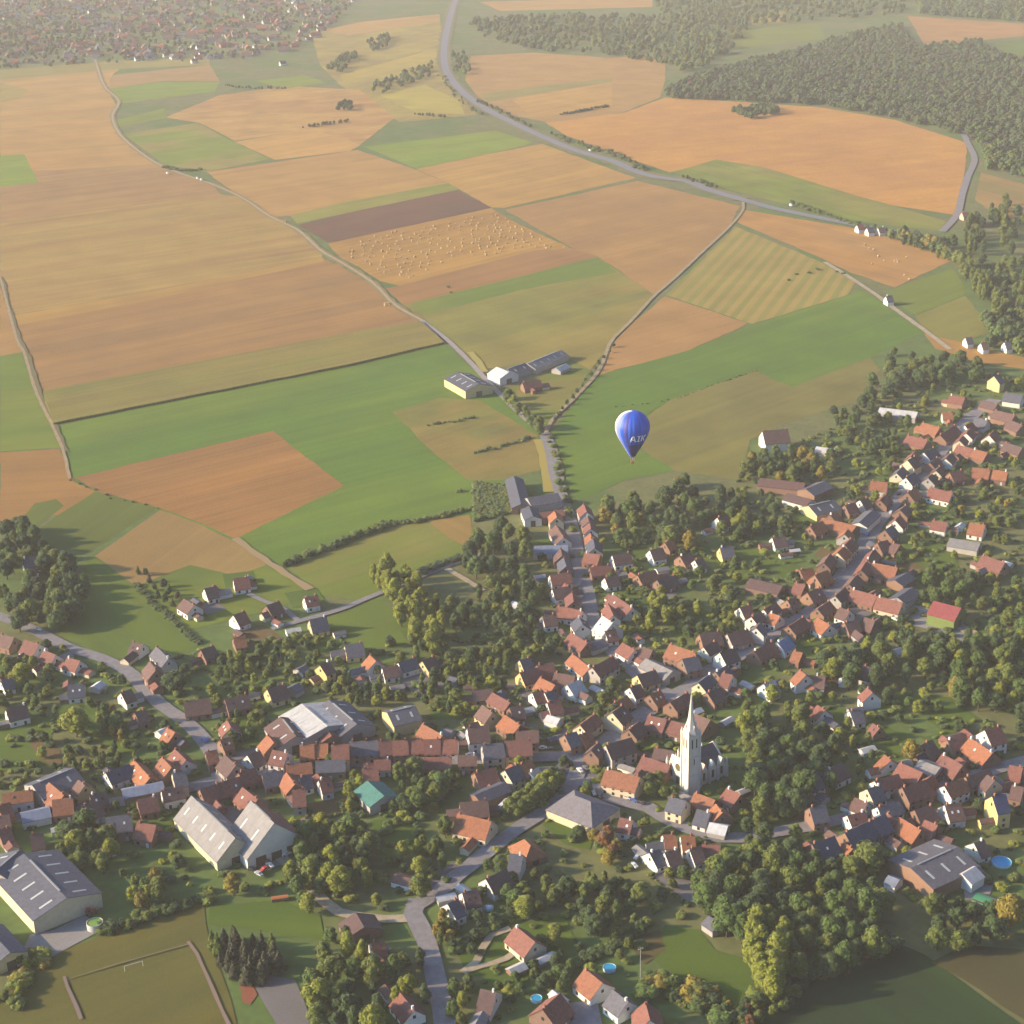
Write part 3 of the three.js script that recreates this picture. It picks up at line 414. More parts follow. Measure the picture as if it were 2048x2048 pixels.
// x1 y1 x2 y2 roof wall [width] [eave]
const HOUSES = `
368 1197 389 1210 m w|409 1177 431 1172 m w|467 1157 497 1153 r w 12|467 1230 489 1222 r w|533 1211 558 1202 m k|609 1195 634 1190 r w|619 1239 652 1233 s y 12|467 1275 489 1271 o k|264 1284 286 1288 m w|313 1293 337 1317 s w 9|402 1299 427 1291 m k|300 1323 312 1340 m k 10 6|45 1118 75 1112 s w
2 1268 28 1275 m k|50 1280 78 1288 r w|88 1300 112 1310 r w|135 1315 160 1322 r w|2 1362 22 1356 s w|135 1370 168 1366 s w 12|242 1385 262 1378 m w|12 1418 52 1408 m w|270 1425 290 1418 m k|368 1403 419 1396 m k 12|335 1455 350 1465 o k 10|325 1515 343 1535 o k|350 1498 372 1520 r w|415 1503 430 1500 o k 10 5|212 1545 258 1528 s w|268 1520 300 1555 o k|345 1545 370 1540 s c 12 6|98 1565 128 1590 o k 12|105 1600 145 1595 o k 12|157 1560 170 1570 m y 9 5|180 1590 210 1582 m k|165 1612 203 1603 m w|0 1610 18 1605 r k|212 1635 262 1628 s k 11 5|275 1600 312 1592 r k|275 1645 312 1650 r k|0 1660 16 1655 r k|60 1670 85 1665 m w
400 1578 438 1566 r k 11|440 1565 480 1553 r k 11|478 1545 510 1535 r k|485 1575 515 1598 r k|450 1398 495 1388 m k 11|535 1378 570 1368 m y 12|640 1330 658 1322 m y 10 6|690 1290 725 1285 s y 12|740 1310 752 1322 o w|765 1335 795 1330 m w|797 1325 830 1315 s w|845 1322 868 1312 m y 10|535 1470 548 1485 o k|545 1500 575 1505 r w 11 6|495 1510 518 1500 m w|450 1510 472 1530 m g|455 1440 462 1455 r w|445 1478 455 1475 o k
600 1490 627 1488 o k 11 5|628 1488 655 1487 o k 11 5|663 1490 697 1488 r c 11 6.5|700 1483 727 1482 s k 11 5|728 1482 755 1480 s k 11 5|757 1483 783 1480 r k 11 5|785 1482 815 1480 r k 11 5|817 1480 847 1479 r k 11 5|849 1479 880 1478 r k 11 5|882 1479 915 1479 r w 11 5|748 1520 780 1518 r w 8|725 1538 755 1535 r w|638 1560 660 1555 r w 10|573 1545 590 1568 o k|585 1580 610 1578 r g 12 5|600 1555 618 1550 s w|525 1548 565 1540 s k
945 1380 985 1378 m k|965 1410 985 1425 m y 10 5|985 1385 1020 1405 r k 8|1020 1415 1045 1410 m k 11|1010 1430 1040 1450 o k 11|1010 1482 1063 1480 r y 11 6|965 1490 1005 1485 s g 11 6|935 1455 975 1450 m w 12 6.5|845 1448 885 1470 o k 9|1040 1320 1060 1315 s y|1040 1345 1075 1335 r y|1080 1355 1110 1370 o k|1075 1330 1105 1325 r k|1110 1345 1150 1352 m k 12|1145 1308 1180 1335 o g 9|1185 1335 1225 1312 r g 10 5|1142 1265 1175 1285 r k|1085 1232 1110 1228 m w|1115 1212 1138 1216 r w|1140 1216 1165 1222 r w|1135 1370 1160 1358 w w|1065 1385 1085 1380 r w|1090 1385 1108 1380 s w|1095 1405 1120 1400 r w|1130 1470 1152 1463 s k 11 5|1160 1468 1180 1462 o k|1225 1425 1245 1410 m c 12 5.5|950 1545 990 1535 r k 12|1010 1540 1035 1528 s c 11 5|1040 1530 1062 1520 o k 10 5|1060 1545 1075 1535 w w 9|920 1605 975 1600 m k|1182 1500 1196 1485 m k 8 6
916 1627 982 1642 o c 13 4|1212 1538 1279 1554 o c 12 5|1297 1430 1333 1439 r k 10 4|1335 1439 1370 1448 r k 10 4|1385 1425 1420 1440 m k 14|1285 1512 1340 1530 r k 11|1310 1495 1350 1503 m k|1212 1490 1262 1475 m g 11 6|1275 1350 1310 1340 m y 11|1340 1288 1390 1305 o k 12 5|1365 1318 1395 1312 s k 12 5|1245 1285 1270 1300 r w|1278 1292 1305 1300 m k|1205 1232 1225 1245 w w 14 5|1210 1262 1230 1258 r w|1225 1188 1265 1215 r w 11|1415 1385 1440 1375 m k 11|1445 1345 1465 1350 r w 11 5|1440 1305 1468 1295 m w 11 6|1400 1268 1440 1262 m k 12|1455 1268 1495 1258 m g 12|1512 1255 1520 1245 s w 9 6|1540 1225 1560 1232 o w|1508 1302 1545 1282 r k|1555 1285 1575 1272 b w|1590 1302 1602 1305 o k 9|1600 1340 1612 1350 o w 11 5|1630 1350 1650 1352 m w 11|1528 1368 1548 1360 w w|1612 1555 1635 1545 s p 11 5|1655 1540 1685 1525 m w 11|1340 1593 1372 1602 s c 10 5.5|1390 1585 1430 1600 o k 9|1432 1608 1445 1625 o k|1455 1575 1480 1590 r k|1395 1618 1420 1625 s w
1328 1670 1348 1668 o w|1362 1672 1388 1670 o w 11|1405 1688 1440 1690 r k|1380 1697 1400 1692 m w|1330 1705 1355 1698 m w|1300 1705 1318 1698 s w|1240 1635 1265 1640 r w|1170 1938 1205 1966 o w 12|1226 1980 1256 2003 s w 10|1291 2005 1300 2040 r w|962 1978 992 1984 m w 13|1085 2018 1120 1987 r k 13|1031 1852 1070 1884 r c 11|972 1757 1012 1738 m w 11|1021 1707 1045 1710 s w 11 5|925 1785 955 1778 m w|900 1805 910 1800 s w|745 1885 765 1880 o w 10|800 1985 828 2020 r w
1970 1460 2000 1452 r w 12 6|1940 1475 1985 1505 o k|1895 1480 1930 1470 r k|1885 1508 1925 1530 r k|1852 1485 1862 1480 m k|1770 1510 1782 1520 o w|1800 1525 1845 1545 r k 11|1805 1575 1850 1560 r k 11 5|1845 1565 1865 1550 o k|1735 1578 1760 1570 s c 11 5.5|1710 1595 1735 1605 m w|1620 1615 1650 1610 s k 11 5|1735 1375 1745 1385 r w 10 5|1730 1332 1742 1335 m w|1700 1422 1722 1418 s w|1748 1448 1758 1455 r k 7|1635 1410 1650 1420 r w|1985 1592 2010 1588 d y 12 8|1890 1610 1920 1605 m w 12|2020 1530 2045 1535 r k|2025 1570 2047 1575 m k|1975 1550 1990 1560 m c 10 5
1690 1665 1716 1653 s k 12 5|1717 1652 1743 1641 s k 12 5|1744 1640 1770 1628 s k 12 5|1775 1625 1790 1640 r k|1800 1635 1842 1660 o k 10|1830 1620 1865 1610 m k|1850 1640 1875 1650 r k|1625 1688 1668 1672 s k 12 6.5|1690 1685 1705 1698 o k|1950 1685 1965 1680 m w
1742 962 1775 965 o w|1845 845 1880 855 o k|1880 870 1910 850 r k|1815 870 1855 880 r k|1848 905 1868 895 s w|1815 920 1830 912 m c 11 6|1812 955 1828 945 s w|1915 890 1945 897 r k|1947 898 1975 905 o k|1945 935 1980 939 o k|1982 939 2015 943 o k|1900 945 1925 940 r k|1860 975 1905 985 r w|1978 870 1990 860 r w|2010 885 2045 895 m k|1988 752 1998 748 s y 11 7|1900 790 1930 795 r k|1965 800 1995 808 m k|2010 785 2045 790 s w|1990 820 2030 830 m k|1950 835 1975 840 s w|2020 840 2045 850 m k|1885 825 1905 825 o w
1435 1035 1452 1030 m w|1440 1095 1465 1092 s y 11|1545 1075 1570 1072 m w|1600 1140 1625 1135 o k|1630 1150 1655 1140 o k|1590 1165 1610 1170 r k|1615 1185 1640 1175 r k|1675 1105 1688 1092 o c 10 5.5|1689 1090 1702 1077 r c 10 5.5|1722 1140 1733 1122 r k 9 5|1735 1119 1748 1098 r k 9 5|1745 1125 1795 1135 o k|1755 1085 1775 1080 r k|1785 1085 1800 1090 m k|1705 1178 1754 1192 r k 11|1756 1193 1805 1205 r c 11|1940 1045 1970 1050 o w 12|1865 1040 1895 1045 r w|1965 1110 2010 1125 r k 12|1635 1235 1660 1250 o w|1660 1030 1672 1022 o k|1620 1052 1645 1042 o k
1225 1110 1260 1105 m w|1300 1100 1325 1095 m w|1330 1085 1345 1080 o k|1275 1150 1310 1140 o k|1315 1160 1350 1150 m k|1210 1155 1235 1150 m w|1170 1105 1200 1110 r k|1180 1135 1220 1130 r k|1100 1150 1140 1145 r w|1105 1178 1140 1172 m w|1360 1112 1380 1106 r k|1390 1120 1405 1116 m w|1045 765 1080 760 r k|1525 862 1575 858 m w 16 6|1112 1050 1128 1075 m w
1760 1000 1772 988 r k|1800 1020 1812 1010 m k|1790 1040 1800 1030 r w|1770 1060 1785 1050 s k|1815 985 1830 975 o k|1690 1010 1710 1005 r k|1720 1000 1735 995 m w|1860 925 1875 915 m k|1930 850 1945 845 r w|1680 1215 1700 1222 m w|1575 1200 1590 1195 r k|1480 1215 1500 1210 r w|1300 1390 1320 1380 o k|1260 1375 1280 1368 m w|1690 1245 1715 1240 m k|1730 1235 1750 1240 m k`;
const OTHERS = [   // ridge, roof, wall, width, eave, name, options
  [188, 1372, 202, 1362, 'w', 'w', 6, 2.6, 'shed'], [318, 1462, 330, 1456, 'w', 'w', 6, 2.6, 'shed'],
  [65, 1570, 148, 1536, 's', 'g', 18, 5, 'barn'], [245, 1580, 325, 1564, 'b', 'k', 9, 4, 'workshop'], [42, 1627, 98, 1615, 'b', 'w', 10, 3.6, 'workshop'],
  [383, 1592, 470, 1676, 'g', 'c', 19, 4.6, 'warehouse', { label: 'long cream-walled warehouse with low grey roof beside the west street' }],
  [502, 1602, 548, 1646, 'g', 'w', 28, 5.6, 'warehouse', { label: 'broad warehouse with pale blue-white gable facing its gravel yard', two: 1 }],
  [580, 1375, 597, 1366, 's', 'g', 8, 3, 'shed'], [595, 1338, 612, 1330, 's', 'g', 8, 3, 'shed'],
  [562, 1434, 592, 1472, 'm', 'g', 18, 5.5, 'factory_hall'], [604, 1408, 655, 1452, 'w', 'g', 26, 7, 'factory_hall', { label: 'pale-roofed factory hall with grey front gable behind the red row' }], [658, 1400, 714, 1448, 's', 'g', 20, 5.5, 'factory_hall'],
  [652, 1452, 663, 1472, 'r', 'k', 10, 5, 'shed'], [735, 1562, 768, 1592, 't', 'g', 15, 4.5, 'workshop', { label: 'teal-roofed workshop among the gardens south of the red row' }],
  [775, 1425, 830, 1412, 's', 'y', 17, 6, 'barn', { label: 'slate-roofed barn with pale yellow gable behind the red row' }], [890, 1457, 903, 1461, 's', 'g', 7, 2.6, 'shed'], [1175, 1290, 1205, 1278, 's', 'g', 9, 3, 'garage'],
  [1095, 1430, 1120, 1437, 'w', 'w', 7, 3, 'shed'], [950, 1590, 1010, 1565, 's', 'k', 10, 4, 'barn'],
  [1152, 1592, 1180, 1603, 's', 'c', 21, 4.5, 'village_hall', { hip: 1, slope: 0.5, rm: 'lav', label: 'large village hall with grey hipped roof below the square' }],
  [1292, 1317, 1345, 1342, 'g', 'g', 12, 4, 'shed'], [1420, 1645, 1455, 1652, 'w', 'g', 9, 3, 'shed'], [1418, 1832, 1440, 1847, 's', 'g', 8, 3, 'shed'],
  [712, 1826, 728, 1854, 'm', 'k', 15, 3.5, 'barn', { label: 'old brown barn with dormers beside the pale track' }], [790, 1748, 830, 1760, 'm', 'w', 7, 2.8, 'garage'], [1050, 1680, 1060, 1690, 'o', 'k', 11, 3, 'shed', { hip: 1, slope: 0.8 }],
  [1840, 1520, 1880, 1535, 'g', 'g', 13, 4, 'workshop'], [1822, 1736, 1915, 1694, 's', 'k', 26, 6, 'sports_hall', { label: 'wide blue-grey roofed hall with brick front at lower right' }], [1925, 1748, 1950, 1733, 'w', 'w', 10, 4.5, 'shed'], [1780, 1752, 1795, 1758, 'b', 'w', 7, 3, 'shed'],
  [1633, 893, 1670, 898, 'w', 'c', 9, 3, 'shed'], [1760, 815, 1835, 824, 'w', 'g', 13, 4, 'barn', { label: 'long white-roofed barn at the upper right edge of the village' }],
  [1520, 956, 1610, 966, 'm', 'k', 14, 4.5, 'barn'], [1575, 987, 1622, 1000, 'm', 'w', 12, 4, 'barn'], [1612, 978, 1650, 962, 's', 'k', 14, 4.5, 'barn'], [1618, 1012, 1668, 1000, 's', 'y', 17, 4.5, 'barn'],
  [1645, 1036, 1712, 1052, 'o', 'k', 14, 4, 'barn'], [1718, 1045, 1745, 1020, 's', 'w', 11, 5, 'workshop'], [1790, 1160, 1815, 1145, 's', 'k', 11, 4, 'barn'], [1795, 1195, 1825, 1175, 's', 'g', 11, 4, 'barn'],
  [1868, 1202, 1922, 1216, 'R', 'n', 16, 6.5, 'depot', { label: 'bright green-walled depot with crimson roof on a pale yard', slope: 0.6 }], [1900, 1076, 1960, 1086, 'g', 'g', 13, 3.5, 'workshop'], [1500, 1157, 1565, 1172, 'm', 'k', 13, 4, 'barn'],
  [915, 744, 958, 768, 's', 'y', 24, 6.5, 'barn', { label: 'slate-roofed barn with bright yellow long wall beside the lane', slope: 0.3 }], [993, 734, 1018, 744, 'w', 'w', 18, 6, 'barn'], [1015, 738, 1050, 726, 's', 'g', 16, 4.5, 'barn'], [1055, 727, 1122, 700, 'g', 'g', 16, 4.5, 'barn', { label: 'long grey metal barn at the back of the farm by the lane' }], [1112, 736, 1132, 727, 'w', 'g', 9, 3, 'shed'],
  [1028, 952, 1042, 1008, 's', 'k', 12, 4.5, 'barn'], [1055, 996, 1115, 986, 's', 'g', 15, 5, 'barn'], [1080, 1026, 1125, 1019, 'r', 'k', 10, 4, 'barn'], [1058, 1012, 1066, 1032, 's', 'w', 11, 5, 'barn'], [1066, 1092, 1135, 1090, 'b', 'w', 12, 4, 'barn'], [1025, 1202, 1048, 1210, 'w', 'y', 7, 3, 'shed'],
  [133, 1796, 48, 1708, 's', 'c', 30, 7, 'barn', { label: 'huge slate-roofed barn with lit yellow side at the lower left', slope: 0.28 }], [-10, 1742, 40, 1700, 's', 'g', 22, 6, 'barn', { label: 'rear slate barn bay at the left picture edge' }], [-30, 1850, 20, 1905, 's', 'y', 14, 5, 'barn', { label: 'low yellow-walled barn wing cut by the left picture edge' }],
  [1790, 1300, 1800, 1296, 'w', 'w', 6, 2.5, 'shed'], [900, 1352, 915, 1357, 's', 'g', 7, 2.6, 'shed'],
];
roofMats.lav = null;
const lavender = mat(COL(0.2, 0.185, 0.21), 0.8, { map: roofTex });
for (const row of HOUSES.trim().split(/[\n|]/)) {
  const t = row.trim().split(/\s+/); if (t.length < 6) continue;
  const [x1, y1, x2, y2] = t.slice(0, 4).map(Number);
  building(x1, y1, x2, y2, t[4], t[5], +(t[6] || R(9.2, 11.4)), +(t[7] || R(3.1, 4.0)), 'house');
}
for (const o of OTHERS) {
  const opt = { ...(o[9] || {}) }; if (opt.rm) opt.rm = lavender;
  const b = building(...o.slice(0, 9), opt);
  if (opt.two) {                       // red south slope and open bays of the wide warehouse
    const m2 = mat(COL(0.23, 0.09, 0.075), 0.9, { map: roofTex });
    const x = b.L / 2 + 0.32, k = b.rise / (b.W / 2), z = b.W / 2 + 0.42;
    mesh(quadGeo([[V(-x, b.e - 0.42 * k + 0.2, -z), V(-x, b.e + b.rise + 0.2, -0.05), V(x, b.e + b.rise + 0.2, -0.05), V(x, b.e - 0.42 * k + 0.2, -z)].reverse()]), m2, 'roof_sheet', b.g);
    for (const dz of [-7.5, 7.5]) { const d = mesh(winG, M2.door, 'door', b.g); d.scale.set(5, 4.6, 1); d.rotation.y = Math.PI / 2; d.position.set(b.L / 2 + 0.03, 2.3, dz); }
  }
}

// terraced houses closing the street fronts
{
  const fronts = [[[[1913, 867], [1837, 958], [1801, 994], [1757, 1041], [1728, 1092], [1696, 1139], [1656, 1190], [1602, 1230], [1529, 1277], [1457, 1324], [1410, 1349], [1349, 1393], [1270, 1440], [1190, 1500]], 5.3], [[[1100, 1515], [940, 1521], [830, 1523], [700, 1527], [600, 1533], [500, 1547], [400, 1572], [300, 1594], [150, 1620], [0, 1642]], 4.6], [[[1135, 1030], [1147, 1067], [1158, 1132], [1176, 1193], [1187, 1244], [1213, 1288], [1250, 1330], [1300, 1370]], 4.3], [[[1640, 1650], [1720, 1630], [1800, 1607], [1870, 1582], [1924, 1560], [2000, 1537], [2040, 1526]], 4]];
  for (const [pts, hw] of fronts) {
    const cv = new THREE.CatmullRomCurve3(pts.map(p => P(p[0], p[1])), false, 'centripetal'), L = cv.getLength();
    for (const side of [-1, 1]) for (let t = 5; t < L - 5;) {
      const len = R(8, 15), W = R(8, 9.6), u = (t + len / 2) / L; if (u > 1) break;
      const p = cv.getPointAt(u), d = cv.getTangentAt(u), off = side * (hw + 1.2 + W / 2), x = p.x - d.z * off, z = p.z + d.x * off;
      let ok = true; for (const q of [-0.42, 0, 0.42]) if (blocked(x + d.x * len * q, z + d.z * len * q, 2.6)) ok = false;
      if (!ok || rnd() < 0.06) { t += 3; continue; }
      const e = R(3.6, 5.4), hh = e + W / 2 * 0.85, A1 = toSheet(V(x - d.x * len / 2, hh, z - d.z * len / 2)), B1 = toSheet(V(x + d.x * len / 2, hh, z + d.z * len / 2));
      building(A1[0], A1[1], B1[0], B1[1], pick(['m', 'r', 'm', 'r', 'o', 's', 'm']), pick(['k', 'k', 'w', 'c', 'g', 'w']), W, e, 'terraced_house', { slope: 0.85 });
      t += len + 0.3;
    }
  }
}

// garden sheds beside the houses, and the plots round them
{
  for (const [x, y, r] of [[1219, 1939, 4], [1073, 2000, 4], [2003, 1727, 6], [978, 1818, 4], [1281, 1968, 2], [191, 1856, 5], [182, 1830, 4], [1975, 1806, 7], [765, 1905, 4], [560, 1800, 5], [1005, 1618, 6], [525, 1732, 8]]) { const p = P(x, y); built.push([p.x, p.z, r, r, 0]); }
  const homes = dwellings.filter(d => d.kind === 'house' && d.s[1] > 960 && d.s[0] > 20 && d.s[0] < 2030 && d.s[1] < 2030);
  let n = 0;
  for (let k = 0; k < 400 && n < 64; k++) {
    const d = pick(homes), a = R(0, 6.28), r = R(10, 17), x = d.g.position.x + Math.cos(a) * r, z = d.g.position.z + Math.sin(a) * r;
    if (blocked(x, z, 3.2)) continue;
    const ry = d.g.rotation.y + (rnd() < 0.5 ? 0 : Math.PI / 2), l = R(2.5, 4.4), hh = 3, p = toSheet(V(x - Math.cos(ry) * l, hh, z + Math.sin(ry) * l)), q = toSheet(V(x + Math.cos(ry) * l, hh, z - Math.sin(ry) * l));
    building(p[0], p[1], q[0], q[1], pick(['w', 'g', 's', 'm', 'r', 'w']), pick(['w', 'g', 'k', 'w']), R(3.4, 5.2), R(2, 2.4), 'shed'); n++;
  }
  const used2 = [];
  for (const d of homes) {
    if (rnd() < 0.35) continue;
    const s = rnd() < 0.5 ? 1 : -1, ry = d.g.rotation.y + R(-0.08, 0.08), w = R(12, 24), l = R(12, 26), cx = d.g.position.x + Math.sin(ry) * s * (l / 2 + d.W / 2), cz = d.g.position.z + Math.cos(ry) * s * (l / 2 + d.W / 2);
    if (used2.some(u => Math.hypot(u[0] - cx, u[1] - cz) < 15) || roadPts.some(r => Math.hypot(r[0] - cx, r[1] - cz) < 11)) continue;
    used2.push([cx, cz]);
    const c4 = [[-1, -1], [1, -1], [1, 1], [-1, 1]].map(([u, v]) => toSheet(V(cx + u * w / 2 * Math.cos(ry) + v * l / 2 * Math.sin(ry), 0, cz - u * w / 2 * Math.sin(ry) + v * l / 2 * Math.cos(ry))));
    const t = rnd(); field(t < 0.66 ? 'lawn' : t < 0.86 ? 'garden_plot' : 'gravel_court', c4, [110, 124, 52], [112, 126, 56], [...c4[0], ...c4[1]], { wob: 0.5 });
    if (rnd() < 0.6) plotHedges.push([c4[0], c4[3]], rnd() < 0.5 ? [c4[3], c4[2]] : [c4[1], c4[2]]);
  }
}
// ---------------------------------------------------------------- the church
{
  const wallM = mat(COL(0.66, 0.62, 0.56), 0.9, { map: plasterTex }), slate = mat(COL(0.075, 0.075, 0.095), 0.75, { map: roofTex }), stone = mat(COL(0.6, 0.57, 0.53), 0.9, { map: plasterTex }), dark = M2.glass;
  const e = 7.6, rh = 14.6, W = 16, a = P(1357, 1512, rh), b = P(1428, 1483, rh), L = a.distanceTo(b), c = a.clone().add(b).multiplyScalar(0.5), ry = Math.atan2(-(b.z - a.z), b.x - a.x);
  const ch = group('church', c.x, 0, c.z, ry); tag(ch, 'pale stone church with tall slender spire and dark slate nave roof', 'church');
  mesh(wallGeo(L, W, e, rh - e, false), wallM, 'nave_wall', ch);
  mesh(roofGeo(L - 1.2, W, e, rh - e, false), slate, 'roof', ch);
  // gable parapets at both ends
  for (const s of [-1, 1]) {
    const q = [];
    for (const z of [-1, 1]) { const A1 = V(s * L / 2, e - 0.4, z * (W / 2 + 0.5)), B1 = V(s * L / 2, rh + 0.7, 0), d = V(s * -0.9, 0, 0), u = V(0, 0.8, 0); q.push([A1, B1, B1.clone().add(d), A1.clone().add(d)], [A1.clone().sub(u), B1.clone().sub(u), B1, A1], [A1.clone().sub(u).add(d), B1.clone().sub(u).add(d), B1.clone().add(d), A1.clone().add(d)]); }
    mesh(quadGeo(q), stone, 'gable_parapet', ch);
  }
  // facade: rose window, portal, corner pinnacles
  const rose = mesh(new THREE.CylinderGeometry(2, 2, 0.3, 20).rotateZ(Math.PI / 2), mat(COL(0.12, 0.09, 0.04), 0.5), 'rose_window', ch); rose.position.set(-L / 2 - 0.12, 8.6, 0);
  mesh(new THREE.TorusGeometry(2.05, 0.22, 6, 24).rotateY(Math.PI / 2), stone, 'tracery', rose);
  const door = mesh(box(0.2, 3.6, 2.4), M2.door, 'door', ch); door.position.set(-L / 2 - 0.1, 1.8, 0);
  for (const z of [-4.6, 4.6]) { const w = mesh(box(0.2, 3, 1), dark, 'window', ch); w.position.set(-L / 2 - 0.08, 3.6, z); }
  const pinG = mergeGeometries([box(1.1, 5, 1.1, 0, 2.5, 0), new THREE.ConeGeometry(0.8, 3.2, 4).rotateY(Math.PI / 4).translate(0, 6.6, 0)].map(g => g.toNonIndexed()));
  for (const z of [-1, 1]) { const p = mesh(pinG, stone, 'pinnacle', ch); p.position.set(-L / 2, e - 4, z * (W / 2 - 0.2)); }
  const p0 = mesh(pinG, stone, 'pinnacle', ch); p0.scale.set(0.8, 0.6, 0.8); p0.position.set(-L / 2, rh - 0.6, 0);
  // bays along both sides: gablets, buttresses, windows
  const n = 4, gab = quadGeo([[V(-1.6, 0, 0), V(1.6, 0, 0), V(0, 3.6, 0)], [V(1.6, 0, 0), V(1.6, 0, -2.6), V(0, 3.6, -2.6), V(0, 3.6, 0)], [V(-1.6, 0, -2.6), V(-1.6, 0, 0), V(0, 3.6, 0), V(0, 3.6, -2.6)]]);
  for (const s of [1, -1]) for (let i = 0; i < n; i++) {
    const x = -L / 2 + (i + 0.65) / n * L * 0.98;
    const g2 = mesh(gab, stone, 'gablet', ch); g2.position.set(x, e - 0.4, s * (W / 2 + 0.55)); if (s < 0) g2.rotation.y = Math.PI;
    const w = mesh(box(1.3, 3.8, 0.2), dark, 'window', ch); w.position.set(x, 4, s * (W / 2 + 0.08));
    const bt = mesh(mergeGeometries([box(0.9, 6, 1.6, 0, 3, 0), box(0.7, 2.6, 0.8, 0, 7, 0), new THREE.ConeGeometry(0.6, 2.4, 4).rotateY(Math.PI / 4).translate(0, 9.4, 0)].map(g => g.toNonIndexed())), stone, 'buttress', ch); bt.position.set(x + L / n / 2 * 0.95, 0, s * (W / 2 + 0.7));
  }
  // tower with spire, at the near corner of the front
  const tb = P(1380, 1583), lp = ch.worldToLocal(tb.clone()); ch.updateMatrixWorld(true); const lt = ch.worldToLocal(tb.clone());
  const S = 5.9, H = 31, T = 51;
  const tw = mesh(box(S, H + 0.6, S, 0, H / 2 - 0.3, 0), wallM, 'tower', ch); tw.position.set(lt.x, 0, lt.z); tw.rotation.y = -0.12;
  for (let k = 0; k < 4; k++) {
    const f = new THREE.Group(); const an = k * Math.PI / 2;
    for (const [y, h, w] of [[H - 4.6, 4.6, 0.6], [H - 14, 3, 0.4]]) for (const dx of y > H - 8 ? [-1.15, 1.15] : [0]) {
      const m = mesh(box(w, h, 0.16), M2.glass, 'belfry_opening', tw); m.position.set(Math.sin(an) * (S / 2 + 0.03) + Math.cos(an) * dx, y, Math.cos(an) * (S / 2 + 0.03) - Math.sin(an) * dx); m.rotation.y = an;
    }
    const cb = mesh(mergeGeometries([box(0.9, H, 0.9, 0, H / 2, 0), new THREE.ConeGeometry(0.75, 3, 4).rotateY(Math.PI / 4).translate(0, H + 1.5, 0)].map(g => g.toNonIndexed())), stone, 'corner_turret', tw); const ca = an + Math.PI / 4; cb.position.set(Math.sin(ca) * S * 0.707, 0, Math.cos(ca) * S * 0.707);
    const lu = mesh(gab, stone, 'lucarne', tw); lu.scale.set(0.75, 1.25, 0.5); lu.position.set(Math.sin(an) * (S / 2 - 0.1), H, Math.cos(an) * (S / 2 - 0.1)); lu.rotation.y = an;
  }
  for (const y of [10, 19.5, H]) mesh(box(S + 0.5, 0.45, S + 0.5, 0, y, 0), stone, 'string_course', tw);
  const pts = [[4.1, H + 0.2], [3.0, H + 2.6], [1.75, H + 6.2], [1.35, H + 8.4], [0.12, T]].map(p => new THREE.Vector2(...p));
  const sp = mesh(new THREE.LatheGeometry(pts, 8).toNonIndexed(), stone, 'spire', tw); sp.geometry.computeVertexNormals();
  mesh(mergeGeometries([box(0.12, 2.2, 0.12, 0, T + 0.9, 0), box(1, 0.12, 0.12, 0, T + 1.4, 0)]), M2.steel, 'cross', sp);
  built.push([c.x, c.z, L / 2 + 3, W / 2 + 3, ry], [tb.x, tb.z, 5, 5, 0]);
}
